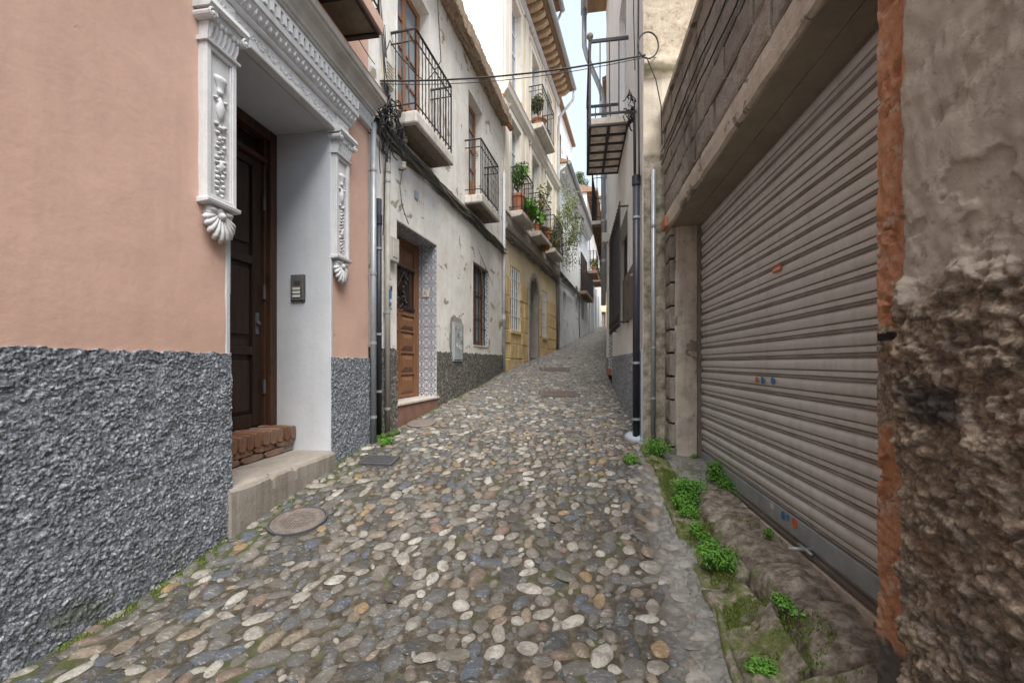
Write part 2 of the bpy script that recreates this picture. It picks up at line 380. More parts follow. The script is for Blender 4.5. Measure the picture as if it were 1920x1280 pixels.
def groundmat():
    n = Nt('earthy_joints'); v = n.world(); p = n.xyz(v)
    f = n.noise(v, 22, 7, 0.75)
    col = n.ramp(f, [(0.34, (0.030, 0.025, 0.019)), (0.5, (0.075, 0.063, 0.048)), (0.66, (0.15, 0.13, 0.105))])
    edge = n.math('SUBTRACT', p[0], n.math('MULTIPLY', p[1], 0.21))
    e2 = n.math('ADD', edge, n.math('MULTIPLY', n.noise(v, 3.0, 5, 0.6), 0.34))
    near = n.mr(p[1], 3.8, 4.4, 1, 0)
    c2 = n.ramp(n.noise(v, 30, 7, 0.75), [(0.35, (0.14, 0.135, 0.125)), (0.65, (0.33, 0.325, 0.31))])
    col = n.mix(n.math('MULTIPLY', n.mr(e2, 0.40, 0.60), near), col, c2)
    m = n.noise(n.map(v, (1, 1, 1), (9, 1, 4)), 3.2, 7, 0.72)
    le = n.math('ABSOLUTE', n.math('ADD', n.math('SUBTRACT', p[0], n.math('MULTIPLY', p[1], 0.154)), 2.08))   # distance to the left wall foot
    lm = n.mr(le, 0.0, 0.26, 0.55, 0.0)
    mm = n.mr(n.math('ADD', m, n.math('MULTIPLY', lm, 0.4)), 0.545, 0.63)
    gr = n.mix(n.noise(v, 40, 4), (0.035, 0.055, 0.013), (0.095, 0.115, 0.03))
    col = n.mix(n.math('MULTIPLY', mm, 0.65), col, gr)
    return n.fin(col, 0.9, n.math('ADD', f, n.noise(v, 90, 5, 0.7)), 0.01, 0.9)
M['ground'] = groundmat()

def rubblemat():
    n = Nt('rough_rubble_and_plaster'); v = n.obj(); p = n.xyz(v)
    z = p[2]
    f = n.noise(v, 34, 8, 0.82, 0.3)
    rub = n.ramp(f, [(0.32, (0.055, 0.046, 0.038)), (0.45, (0.20, 0.165, 0.13)), (0.55, (0.42, 0.35, 0.27)), (0.66, (0.64, 0.56, 0.46))])
    wv = n.t.nodes.new('ShaderNodeVectorMath'); wv.operation = 'ADD'; n.set(wv.inputs[0], v)
    wn = n.t.nodes.new('ShaderNodeTexNoise'); n.set(wn.inputs['Vector'], v); wn.inputs['Scale'].default_value = 14; wn.inputs['Detail'].default_value = 5
    wm = n.t.nodes.new('ShaderNodeVectorMath'); wm.operation = 'SCALE'; n.set(wm.inputs[0], wn.outputs['Color']); wm.inputs['Scale'].default_value = 0.06
    n.t.links.new(wm.outputs[0], wv.inputs[1])
    ce = n.voro(wv.outputs[0], 26, 'DISTANCE_TO_EDGE'); cc = n.xyz(n.voro(wv.outputs[0], 26, 'F1', 'Color'))[0]
    rub = n.mix(n.mr(cc, .1, .9, .0, .55), rub, n.mix(0.5, rub, (0.50, 0.40, 0.29)))
    rub = n.mix(n.mr(ce, 0.0, 0.16, 0.42, 0.0), rub, (0.045, 0.036, 0.030))
    ce2 = n.voro(wv.outputs[0], 75, 'DISTANCE_TO_EDGE'); rub = n.mix(n.mr(ce2, 0.0, 0.16, 0.25, 0.0), rub, (0.06, 0.05, 0.04))
    big = n.noise(v, 4.5, 5, 0.6, 0.4)
    rub = n.mix(n.math('MULTIPLY', n.mr(big, 0.50, 0.70), 0.5), rub, n.ramp(f, [(0.35, (0.055, 0.055, 0.06)), (0.7, (0.19, 0.185, 0.185))]))
    ora = n.noise(n.map(v, (1, 1, 1), (6, 2, 9)), 7, 5, 0.7)
    rub = n.mix(n.math('MULTIPLY', n.mr(ora, 0.55, 0.68), 0.55), rub, (0.28, 0.17, 0.085))
    # soot stain low on the corner
    su = n.math('SUBTRACT', p[0], 0.34); sz = n.math('SUBTRACT', z, 1.10)
    sdist = n.math('SQRT', n.math('ADD', n.math('MULTIPLY', su, su), n.math('MULTIPLY', n.math('MULTIPLY', sz, sz), 3.6)))
    so_ = n.mr(n.math('ADD', sdist, n.math('MULTIPLY', n.noise(v, 14, 6, 0.75), 0.3)), 0.20, 0.28, 1, 0)
    rub = n.mix(n.math('MULTIPLY', so_, 0.85), rub, (0.022, 0.022, 0.025))
    pl = n.mix(n.mr(n.noise(n.map(v, (1, 1, 0.5)), 5, 6, 0.65, 0.5), 0.35, 0.65), (0.40, 0.36, 0.31), (0.54, 0.48, 0.40))
    pl = n.mix(n.math('MULTIPLY', n.mr(n.noise(n.map(v, (1, 1, 1), (3, 8, 2)), 16, 7, 0.75, 0.6), 0.55, 0.68), 0.7), pl, (0.17, 0.13, 0.10))
    pl = n.mix(n.mr(n.noise(n.map(v, (1, 1, 1), (8, 8, 2)), 11, 6, 0.7, 0.6), 0.67, 0.69), pl, (0.48, 0.45, 0.41))
    zz = n.math('ADD', z, n.math('MULTIPLY', n.math('SUBTRACT', n.noise(v, 5, 6, 0.7), 0.5), 0.35))
    col = n.mix(n.mr(zz, 1.35, 1.40), rub, pl)
    # strip of orange render left on the corner
    uu = n.math('ADD', p[0], n.math('MULTIPLY', n.math('SUBTRACT', n.noise(n.map(v, (0, 0, 1)), 6, 5, 0.65), 0.5), 0.10))
    om = n.mr(uu, 0.452, 0.457)
    zb = n.math('ADD', z, n.math('MULTIPLY', n.noise(v, 16, 3), 0.03))
    hi = n.mr(zb, 1.315, 1.325)
    lo = n.math('MULTIPLY', n.mr(zb, 1.02, 1.05, 1, 0), n.mr(zb, 0.42, 0.45))
    orc = n.mix(n.mr(n.noise(v, 28, 6, 0.75), 0.35, 0.65), (0.42, 0.19, 0.10), (0.56, 0.30, 0.18))
    orc = n.mix(n.mr(n.noise(v, 13, 7, 0.78), 0.53, 0.60), orc, (0.50, 0.37, 0.29)); orc = n.mix(n.mr(n.noise(n.map(v, (1, 1, 1), (5, 5, 5)), 20, 7, 0.8), 0.56, 0.62), orc, (0.27, 0.13, 0.08))
    col = n.mix(n.math('MULTIPLY', om, n.math('MAXIMUM', hi, lo)), col, orc)
    blk = n.math('MULTIPLY', n.mr(zb, 1.275, 1.28), n.mr(zb, 1.30, 1.305, 1, 0))
    col = n.mix(n.math('MULTIPLY', om, blk), col, (0.02, 0.02, 0.022))
    bl = n.math('MULTIPLY', om, n.mr(zb, 0.42, 0.45, 1, 0))
    col = n.mix(bl, col, (0.13, 0.12, 0.11))
    return n.fin(col, 0.93, n.math('ADD', n.noise(v, 110, 5, 0.75), f), 0.007, 0.8)
M['rubble'] = rubblemat()

def slatmat():
    n = Nt('dusty_galvanised_slat'); v = n.obj(); w_ = n.world(); p = n.xyz(v)
    col = n.mix(n.noise(n.map(v, (0.6, 1, 14)), 3, 5, 0.6), (0.52, 0.53, 0.525), (0.66, 0.67, 0.66))
    col = n.mix(n.math('MULTIPLY', n.rnd(), 0.3), col, (0.44, 0.43, 0.41))
    d = n.noise(n.map(w_, (14, 14, 1.2)), 1.0, 6, 0.7)
    col = n.mix(n.math('MULTIPLY', n.mr(d, 0.45, 0.7), 0.5), col, (0.40, 0.38, 0.345))
    # rusty dust settled in the groove under the bead of each slat (local z runs 0 .. 0.1)
    gz = n.math('MULTIPLY', n.math('MAXIMUM', n.mr(p[2], 0.019, 0.024, 1, 0), n.math('MULTIPLY', n.mr(p[2], .043, .046), n.mr(p[2], .050, .053, 1, 0))), n.mr(n.noise(n.map(w_, (2, 2, 9)), 3, 5, 0.7), 0.3, 0.7, 0.45, 0.85))
    col = n.mix(gz, col, (0.15, 0.115, 0.085))
    return n.fin(col, 0.5, n.noise(w_, 60, 4), 0.0015, 0.3, metal=0.12, spec=0.4)
M['slat'] = slatmat()
def gablemat():
    n = Nt('rough_beige_gable'); v = n.world(); p = n.xyz(v)
    f = n.noise(v, 16, 6, 0.75, 0.3)
    top = n.ramp(f, [(0.33, (0.20, 0.145, 0.10)), (0.45, (0.38, 0.32, 0.245)), (0.7, (0.50, 0.44, 0.36))])
    mid = n.mix(n.noise(v, 6, 5, 0.7), (0.44, 0.385, 0.31), (0.53, 0.475, 0.395))
    low = n.ramp(n.noise(n.map(v, (1, 1, 1), (5, 1, 1)), 9, 6, 0.75), [(0.35, (0.10, 0.095, 0.06)), (0.6, (0.38, 0.34, 0.28)), (0.75, (0.52, 0.48, 0.42))])
    zz = n.math('ADD', p[2], n.math('MULTIPLY', n.noise(v, 8, 4), 0.08))
    col = n.mix(n.mr(zz, 4.16, 4.2), mid, top)
    col = n.mix(n.math('MULTIPLY', n.mr(zz, 4.08, 4.12), n.mr(zz, 4.17, 4.2, 1, 0)), col, (0.17, 0.155, 0.10))
    col = n.mix(n.mr(zz, 3.34, 3.30), col, low)
    s_ = n.noise(n.map(v, (8, 8, 0.7)), 1.5, 5, 0.7)
    col = n.mix(n.math('MULTIPLY', n.mr(s_, 0.5, 0.7), 0.4), col, (0.25, 0.21, 0.16))
    return n.fin(col, 0.93, f, 0.01, 0.7)
M['gable'] = gablemat()
def rockmat():
    n = Nt('mossy_ledge_rock'); v = n.world()
    f = n.noise(v, 16, 7, 0.72)
    col = n.ramp(f, [(0.34, (0.075, 0.062, 0.050)), (0.48, (0.19, 0.16, 0.13)), (0.64, (0.38, 0.34, 0.29))])
    p = n.xyz(v)
    dx = n.math('SUBTRACT', p[0], n.math('ADD', n.math('MULTIPLY', p[1], 0.17), 0.70))
    m = n.noise(n.map(v, (1, 1, 1), (4, 3, 1)), 7, 9, 0.78)
    side = n.mr(dx, 0.02, 0.30, 0.15, -0.10)
    mm = n.mr(n.math('ADD', m, side), 0.58, 0.68)
    gr = n.mix(n.mr(n.noise(v, 60, 6, 0.8), .35, .65), (0.045, 0.065, 0.014), (0.16, 0.20, 0.045))
    col = n.mix(n.math('MULTIPLY', mm, 0.85), col, gr)
    return n.fin(col, 0.88, n.math('ADD', f, n.noise(v, 70, 5, 0.7)), 0.01, 0.9)
M['rock'] = rockmat()
def leafmat(name, a, b):
    n = Nt(name)
    col = n.mix(n.island(), a, b)
    m = n.fin(col, 0.55, None, spec=0.3)
    n.b.inputs['Transmission Weight'].default_value = 0.0
    n.b.inputs['Subsurface Weight'].default_value = 0.0
    return m
M['leaf'] = leafmat('fresh_green_leaf', (0.06, 0.18, 0.02), (0.15, 0.34, 0.05))
M['leaf_dark'] = leafmat('dull_green_leaf', (0.045, 0.075, 0.025), (0.12, 0.16, 0.055))
M['leaf_olive'] = leafmat('olive_leaf', (0.13, 0.18, 0.05), (0.28, 0.33, 0.12))
M['leaf_yel'] = leafmat('yellow_green_leaf', (0.16, 0.20, 0.05), (0.30, 0.30, 0.09))
M['moss'] = plain('moss', (0.055, 0.085, 0.02), 0.95, 0.4, 30, 0.9, 120, 0.01)
M['dry'] = leafmat('dry_leaf', (0.30, 0.16, 0.07), (0.40, 0.25, 0.12))

# ------------------------------------------------------------------ frames and mesh building
class Fr:
    """A facade line on plan: origin, direction (u, away from the camera), side: w points to the street, zc is height from the lens."""
    def __init__(s, o, d, side):
        l = math.hypot(*d); s.o = o; s.d = (d[0] / l, d[1] / l); s.side = side      # side -1: facade on the left
        s.n = (s.d[1] * -side, -s.d[0] * -side)
        s.ang = math.atan2(s.d[1], s.d[0])
    def P(s, u, w, z): return (s.o[0] + s.d[0] * u + s.n[0] * w, s.o[1] + s.d[1] * u + s.n[1] * w, z + CAMZ)
class Id:
    side = 1; ang = 0.0
    def P(s, u, w, z): return (u, w, z + CAMZ)
W0 = Id()
ORI = {}
def root(F, name, label, cat, at=(0, 0, 0), group=None, kind=None):
    o = bpy.data.objects.new(name, None); COL.objects.link(o)
    o.location = F.P(*at); o.rotation_euler = (0, 0, F.ang); o.empty_display_size = 0.1
    ORI[o] = (F, at)
    o['label'] = label
    if cat: o['category'] = cat
    if group: o['group'] = group
    if kind: o['kind'] = kind
    return o

class MB:
    def __init__(s): s.v = []; s.f = []
    def add(s, V, Fc):
        k = len(s.v); s.v += [tuple(map(float, p)) for p in V]; s.f += [tuple(i + k for i in f) for f in Fc]; return s
    def box(s, a0, a1, b0, b1, c0, c1):
        V = [(a, b, c) for a in (a0, a1) for b in (b0, b1) for c in (c0, c1)]
        return s.add(V, [(0, 1, 3, 2), (4, 6, 7, 5), (0, 4, 5, 1), (2, 3, 7, 6), (0, 2, 6, 4), (1, 5, 7, 3)])
    def prism(s, poly, u0, u1):
        """poly in (w,z), extruded along u"""
        n = len(poly); V = [(u0, w, z) for w, z in poly] + [(u1, w, z) for w, z in poly]
        return s.add(V, [tuple(range(n)), tuple(range(2 * n - 1, n - 1, -1))] + [(i, i + n, (i + 1) % n + n, (i + 1) % n) for i in range(n)])
    def prismw(s, poly, w0, w1):
        """poly in (u,z), extruded along w"""
        n = len(poly); V = [(u, w0, z) for u, z in poly] + [(u, w1, z) for u, z in poly]
        return s.add(V, [tuple(range(n)), tuple(range(2 * n - 1, n - 1, -1))] + [(i, i + n, (i + 1) % n + n, (i + 1) % n) for i in range(n)])
    def tube(s, pts, r, n=6, caps=True):
        pts = [Vector(p) for p in pts]; rr = r if isinstance(r, (list, tuple)) else [r] * len(pts)
        V = []; Fc = []; prev = None
        for i, p in enumerate(pts):
            t = (pts[min(i + 1, len(pts) - 1)] - pts[max(i - 1, 0)]).normalized()
            if prev is None:
                a = t.orthogonal().normalized()
            else:
                a = (prev - t * prev.dot(t)).normalized()
            prev = a; b = t.cross(a)
            for k in range(n):
                an = 2 * math.pi * (k + 0.5) / n
                V.append(p + a * (rr[i] * math.cos(an)) + b * (rr[i] * math.sin(an)))
        for i in range(len(pts) - 1):
            for k in range(n):
                k2 = (k + 1) % n; Fc.append((i * n + k, i * n + k2, (i + 1) * n + k2, (i + 1) * n + k))
        if caps:
            Fc.append(tuple(range(n))); m = (len(pts) - 1) * n; Fc.append(tuple(range(m + n - 1, m - 1, -1)))
        return s.add(V, Fc)
    def lathe(s, c, prof, n=14, sy=1.0):
        V = []; Fc = []
        for r, z in prof:
            for k in range(n):
                a = 2 * math.pi * k / n; V.append((c[0] + r * math.cos(a), c[1] + r * math.sin(a) * sy, c[2] + z))
        for i in range(len(prof) - 1):
            for k in range(n):
                k2 = (k + 1) % n; Fc.append((i * n + k, i * n + k2, (i + 1) * n + k2, (i + 1) * n + k))
        Fc.append(tuple(range(n))); m = (len(prof) - 1) * n; Fc.append(tuple(range(m, m + n)))
        return s.add(V, Fc)
    def ball(s, c, rad, nu=8, nv=5):
        rx, ry, rz = rad if isinstance(rad, (tuple, list)) else (rad,) * 3
        V = [(c[0], c[1], c[2] - rz)]; Fc = []
        for j in range(1, nv):
            p = -math.pi / 2 + math.pi * j / nv
            for i in range(nu):
                a = 2 * math.pi * i / nu; V.append((c[0] + rx * math.cos(p) * math.cos(a), c[1] + ry * math.cos(p) * math.sin(a), c[2] + rz * math.sin(p)))
        V.append((c[0], c[1], c[2] + rz)); L = len(V) - 1
        for i in range(nu):
            i2 = (i + 1) % nu
            Fc.append((0, 1 + i2, 1 + i)); Fc.append((L, L - nu + i, L - nu + i2))
            for j in range(nv - 2):
                a, b = 1 + j * nu, 1 + (j + 1) * nu; Fc.append((a + i, a + i2, b + i2, b + i))
        return s.add(V, Fc)
    def grid(s, A, mask=None):
        """A: (n,m,3) array of points; mask (n-1,m-1) keeps cells"""
        n, m = A.shape[:2]; k = len(s.v)
        s.v += [tuple(p) for p in A.reshape(-1, 3).tolist()]
        I, J = np.meshgrid(np.arange(n - 1), np.arange(m - 1), indexing='ij')
        if mask is not None: I = I[mask]; J = J[mask]
        I = I.ravel(); J = J.ravel()
        a = I * m + J + k
        s.f += list(zip(a.tolist(), (a + m).tolist(), (a + m + 1).tolist(), (a + 1).tolist()))
        return s
    def build(s, name, mat, parent=None, F=None, smooth=False, bevel=0, label=None, kind=None, seg=2, recalc=True):
        if parent is not None:
            q = parent
            while q not in ORI: q = q.parent
            F, at = ORI[q]
        else:
            F, at = F or W0, (0, 0, 0)
        V = np.array(s.v, float).reshape(-1, 3) - np.array(at, float)
        if isinstance(F, Fr) and F.side == -1: V[:, 1] *= -1
        # local frame: x = u, y = left of u
        me = bpy.data.meshes.new(name); me.from_pydata(V.tolist(), [], s.f); me.update()
        if recalc and len(s.f) < 20000:
            import bmesh
            bm = bmesh.new(); bm.from_mesh(me); bmesh.ops.recalc_face_normals(bm, faces=bm.faces); bm.to_mesh(me); bm.free()
        if smooth: me.shade_smooth()
        if mat is not None: me.materials.append(M[mat] if isinstance(mat, str) else mat)
        o = bpy.data.objects.new(name, me); COL.objects.link(o)
        if parent is not None: o.parent = parent
        elif isinstance(F, Fr):
            o.location = F.P(0, 0, 0); o.rotation_euler = (0, 0, F.ang)
        else: o.location = (0, 0, CAMZ)
        if bevel:
            md = o.modifiers.new('bevel', 'BEVEL'); md.width = bevel; md.segments = seg; md.limit_method = 'ANGLE'; md.angle_limit = R(40)
        if label: o['label'] = label
        if kind: o['kind'] = kind
        return o
def inst(name, me, parent, loc, rot=(0, 0, 0), scale=(1, 1, 1)):
    o = bpy.data.objects.new(name, me); COL.objects.link(o); o.parent = parent
    o.location = loc; o.rotation_euler = rot; o.scale = scale
    return o
def loc_of(parent, u, w, z):
    """facade coordinates -> location local to a part's root"""
    q = parent
    while q not in ORI: q = q.parent
    F, at = ORI[q]
    return (u - at[0], (w - at[1]) * (F.side if isinstance(F, Fr) else 1), z - at[2])
# for a facade on the left +w is the street side = local -y; on the right local +y
def lines(a, b, step, extra=()):
    n = max(1, int(round((b - a) / step)))
    L = [a + (b - a) * i / n for i in range(n + 1)]
    for e in extra:
        if a < e < b:
            i = min(range(len(L)), key=lambda k: abs(L[k] - e))
            if i in (0, len(L) - 1): L.append(e)
            elif L[i] in extra: L.append(e)
            else: L[i] = e
    return np.array(sorted(set(L)))
def wall(parent, name, mat, u0, u1, z0, z1, holes=(), step=0.08, amp=0.006, nsc=6, w=0.0, fn=None, depth=0.3, smooth=True, ends=True, label=None, zj=0.0):
    """wall face with openings, real reveals `depth` deep, and end / top returns"""
    ex = [h[0] for h in holes] + [h[1] for h in holes]; ez = [h[2] for h in holes] + [h[3] for h in holes]
    U = lines(u0, u1, step, ex); Z = lines(z0, z1, step, ez)
    UU, ZZ = np.meshgrid(U, Z, indexing='ij')
    D = amp * fbm(UU * nsc, ZZ * nsc, 0, 3, 3) if fn is None else fn(UU, ZZ)
    if zj: ZZ = ZZ + zj * fbm(UU * 22, UU * 0, 0, 4, 12) * (ZZ - z0) / (z1 - z0)
    mask = np.ones((len(U) - 1, len(Z) - 1), bool)
    uc = (U[:-1] + U[1:]) / 2; zc = (Z[:-1] + Z[1:]) / 2
    for h in holes:
        mask &= ~((uc[:, None] > h[0]) & (uc[:, None] < h[1]) & (zc[None, :] > h[2]) & (zc[None, :] < h[3]))
    mb = MB(); mb.grid(np.stack([UU, w + D, ZZ], -1), mask)
    if ends:
        for k in (0, -1):
            E = np.stack([np.stack([UU[k], w + D[k], ZZ[k]], -1), np.stack([UU[k], w + D[k] - depth, ZZ[k]], -1)], 0); mb.grid(E, mask[k][None, :])
            E = np.stack([np.stack([UU[:, k], w + D[:, k], ZZ[:, k]], -1), np.stack([UU[:, k], w + D[:, k] - depth, ZZ[:, k]], -1)], 0); mb.grid(E, mask[:, k][None, :])
    o = mb.build(name, mat, parent, smooth=False, label=label, recalc=False)
    if smooth:
        o.data.shade_smooth()
        try: o.data.set_sharp_from_angle(angle=R(50))
        except Exception: pass
    return o
def reveal(parent, name, mat, h, depth, w=0.0, mat_back=None, floor=True, t=0.012):
    """the four sides of an opening as thin slabs, butted inside the wall thickness"""
    u0, u1, z0, z1 = h
    mb = MB()
    mb.box(u0 - t, u0 + 0.002, w - depth, w + 0.003, z0 - t, z1 + t); mb.box(u1 - 0.002, u1 + t, w - depth, w + 0.003, z0 - t, z1 + t)
    mb.box(u0 + 0.003, u1 - 0.003, w - depth, w + 0.002, z1 - 0.002, z1 + t)
    if floor: mb.box(u0 + 0.003, u1 - 0.003, w - depth, w + 0.002, z0 - t, z0 + 0.002)
    return mb.build(name, mat, parent)

def body(parent, name, mat, u0, u1, w0, w1, z0, z1):
    return MB().box(u0, u1, w0, w1, z0, z1).build(name, mat, parent)

def window(parent, h, w, mat='white_paint', cols=2, rows=3, fr=0.05, name='window', bars=False, glass='glass'):
    """frame, sash bars, one pane object per light"""
    u0, u1, z0, z1 = h; t = 0.05
    mb = MB()
    mb.box(u0 + .004, u0 + fr, w - t, w, z0 + .004, z1 - .004); mb.box(u1 - fr, u1 - .004, w - t, w, z0 + .004, z1 - .004)
    mb.box(u0 + fr, u1 - fr, w - t, w - .002, z1 - fr, z1 - .004); mb.box(u0 + fr, u1 - fr, w - t, w - .002, z0 + .004, z0 + fr)
    cw = (u1 - u0 - 2 * fr) / cols; rh = (z1 - z0 - 2 * fr) / rows
    for c in range(1, cols):
        x = u0 + fr + cw * c; b = fr * 0.6 if cols == 2 or c == cols // 2 else 0.012
        mb.box(x - b, x + b, w - t, w - .004, z0 + fr, z1 - fr)
    for r_ in range(1, rows):
        z = z0 + fr + rh * r_
        mb.box(u0 + fr, u1 - fr, w - t + .004, w - .008, z - .014, z + .014)
    f = mb.build(name, mat, parent)
    g = MB().box(-cw / 2 + .01, cw / 2 - .01, -.003, .003, -rh / 2 + .01, rh / 2 - .01)
    me = None
    for c in range(cols):
        for r_ in range(rows):
            if me is None:
                p = MB(); p.v = g.v; p.f = g.f
                tmp = p.build('pane', glass, None, W0); me = tmp.data
                bpy.data.objects.remove(tmp)
            l = loc_of(parent, u0 + fr + cw * (c + .5), w - t * .6, z0 + fr + rh * (r_ + .5))
            inst('pane', me, f, l)
    return f

def railing(parent, name, u0, u1, w0, w1, z0, h, step=0.11, twist=True, mat='iron', r=0.007, double=True):
    """balcony railing round three sides"""
    mb = MB(); path = [(u0, w0), (u0, w1), (u1, w1), (u1, w0)]
    for zz, rr in ((z0 + h, 0.015), (z0 + h - 0.13, 0.009), (z0 + 0.09, 0.009)):
        mb.tube([(a, b, zz) for a, b in path], rr, 6)
    for (a, b), (c, d) in zip(path[:-1], path[1:]):
        L = math.hypot(c - a, d - b); n = max(1, int(round(L / step)))
        for i in range(n + 1):
            x = a + (c - a) * i / n; y = b + (d - b) * i / n
            if i in (0, n): mb.tube([(x, y, z0 - .02), (x, y, z0 + h)], .010, 5); continue
            N = 14 if twist else 2
            pts = [(x + (0.004 * math.sin(k * 1.7) if twist else 0), y, z0 + .05 + (h - .06) * k / (N - 1)) for k in range(N)]
            mb.tube(pts, [r * (1.25 if (twist and k % 2) else 1) for k in range(N)], 4)
    return mb.build(name, mat, parent)

def leaves(mb, c, rad, n, size, seed=0, up=0.3, hollow=0.3):
    g = random.Random(seed)
    for i in range(n):
        while True:
            p = Vector((g.uniform(-1, 1), g.uniform(-1, 1), g.uniform(-1, 1)))
            if hollow < p.length < 1: break
        q = Vector((c[0] + p.x * rad[0], c[1] + p.y * rad[1], c[2] + p.z * rad[2]))
        nrm = (p + Vector((g.uniform(-1, 1), g.uniform(-1, 1), g.uniform(-1, 1) + up)) * 0.9).normalized()
        a = nrm.orthogonal().normalized(); a.rotate(Matrix.Rotation(g.uniform(0, 6.28), 3, nrm)); b = nrm.cross(a)
        s_ = size * g.uniform(0.6, 1.3)
        mb.add([q - a * s_, q + b * s_ * .5 + nrm * s_ * .12, q + a * s_, q - b * s_ * .5 + nrm * s_ * .12], [(0, 1, 2, 3)])
    return mb

def cable(name, pts, r, label, sag=0.0, mat='cable', group=None, cat='cable', n=5, F=W0):
    P = []
    for (a, b) in zip(pts[:-1], pts[1:]):
        m = 8
        for i in range(m):
            t = i / m
            P.append(tuple(a[k] + (b[k] - a[k]) * t - (4 * sag * t * (1 - t) if k == 2 else 0) for k in range(3)))
    P.append(pts[-1])
    mb = MB().tube(P, r, n); o = mb.build(name, mat, None, F, smooth=True)
    o['label'] = label; o['category'] = cat
    if group: o['group'] = group
    return o

# ------------------------------------------------------------------ facade lines on plan
TH = math.atan2(123, 800); ts, tc_ = math.sin(TH), math.cos(TH)
DL = 2.10
FP = Fr((-DL * tc_, DL * ts), (ts, tc_), -1)                 # pink house
F2 = Fr((-1.426, 4.60), (200, 800), -1)                      # aged white house
F3 = Fr((-0.201, 9.50), (260, 800), -1)                      # ochre house
F4 = Fr((1.59, 15.0), (240, 800), -1)                        # whitewashed house
F5 = Fr((4.09, 23.3), (205, 800), -1)                        # row at the top of the street
FG = Fr((0.0, 0.0), (ts, tc_), 1)                            # right hand side: w is measured towards the street from the camera's own line
def rp(e): return -e                                          # distance e to the right of that line
FR = Fr((0.65 * tc_, -0.65 * ts), (ts, tc_), 1)              # white house on the right
FQ = Fr((2.19, 9.9), (205, 800), 1)                          # next house on the right
def fwl(F, Y): return F.o[0] + F.d[0] / F.d[1] * (Y - F.o[1])

# ------------------------------------------------------------------ the street
GY = [-4, 0, 1.5, 2.1, 2.6, 3.2, 3.67, 4.4, 5, 7.85, 9.5, 15, 23.3, 35, 42, 60, 90]
GZ = [-1.22, -1.2, -1.165, -1.13, -1.045, -.955, -.88, -.81, -.745, -.42, -.2, .47, 1.55, 2.95, 3.3, 3.6, 4.0]
_yy = np.linspace(-4, 90, 1881); _zz = np.interp(_yy, GY, GZ)
_k = np.hanning(19); _k /= _k.sum(); _zp = np.pad(_zz, 9, mode='edge'); _zz = np.convolve(_zp, _k, 'valid')
def G(x, y):
    x = np.asarray(x, float); y = np.asarray(y, float)
    base = np.interp(y, _yy, _zz)
    return base + 0.012 * fbm(x * 1.3, y * 1.3, 0, 3, 40) + 0.0
def slope(y): return (np.interp(y + .2, _yy, _zz) - np.interp(y - .2, _yy, _zz)) / .4
def xl(Y):
    return np.interp(Y, [-4, 4.34, 4.6, 9.5, 15, 23.3, 40.7, 60], [fwl(FP, -4), fwl(FP, 4.34), -1.426, -.201, 1.59, 4.09, 8.55, 13.5])
def xr(Y):
    e = np.where(np.asarray(Y) < 4.25, 0.63, 0.65)
    x = (e + ts * (np.asarray(Y) + e * ts) / tc_ * 0 + 0) * tc_ + ts / tc_ * (np.asarray(Y) + e * ts)
    return np.where(np.asarray(Y) < 9.9, x, 2.19 + (np.asarray(Y) - 9.9) * 205 / 800)

sy = np.concatenate([np.arange(-4, 1.2, .2), np.arange(1.2, 7, .03), np.arange(7, 16, .08), np.arange(16, 90, .5)])
T = np.concatenate([np.linspace(-.45, 0, 4)[:-1], np.linspace(0, 1, 70), np.linspace(1, 1.5, 8)[1:]])
XL, XR = xl(sy), xr(sy)
XX = XL[:, None] + (XR - XL)[:, None] * T[None, :]
YY = np.repeat(sy[:, None], len(T), 1)
ZZ = G(XX, YY) - 0.004 + 0.006 * fbm(XX * 18, YY * 18, 0, 3, 9)
mb = MB(); mb.grid(np.stack([XX, YY, ZZ], -1))
street = mb.build('street', 'ground', None, W0, smooth=True, recalc=False)
street['kind'] = 'structure'; street['label'] = 'steep cobbled lane climbing between old houses'
ORI[street] = (W0, (0, 0, 0))
# surrounding ground, well below and beyond, so the lane is not hanging in the void
gx = np.array([-120, -60, -20, 20, 60, 120.]); gy = np.array([-60, -20, 0, 20, 40, 60, 100, 160.])
GX, GYY = np.meshgrid(gx, gy, indexing='ij')
mb = MB(); mb.grid(np.stack([GX, GYY, np.interp(GYY, _yy, _zz) - 0.45], -1))
g = mb.build('ground', 'ground', None, W0, recalc=False); g['kind'] = 'structure'

# fixtures in the paving
def on_line(F, u, w): p = F.P(u, w, 0); return p[0], p[1]
MANHOLE = (-1.385, 2.76)
PITS = [(-1.275, 2.53, .21), (-1.12, 3.62, .19), (.62, 6.3, .0), (-.62, 5.45, .17)]
def in_fix(x, y, r):
    if (x - MANHOLE[0]) ** 2 + (y - MANHOLE[1]) ** 2 < (.180 + r * .6) ** 2: return True
    if abs(x + 1.18) < .17 + r * .7 and abs(y - 3.80) < .13 + r * .7: return True
    if abs(x - 1.03) < .40 + r * .5 and abs(y - 8.6) < 0: return True
    if abs(x - .78) < .33 + r * .5 and abs(y - 7.05) < .30 + r * .5: return True
    if abs(x - 1.0) < .34 + r * .5 and abs(y - 9.9) < .34: return True
    if ((x + 1.09) / .19) ** 2 + ((y - 5.12) / .2) ** 2 < 1: return True
    return False

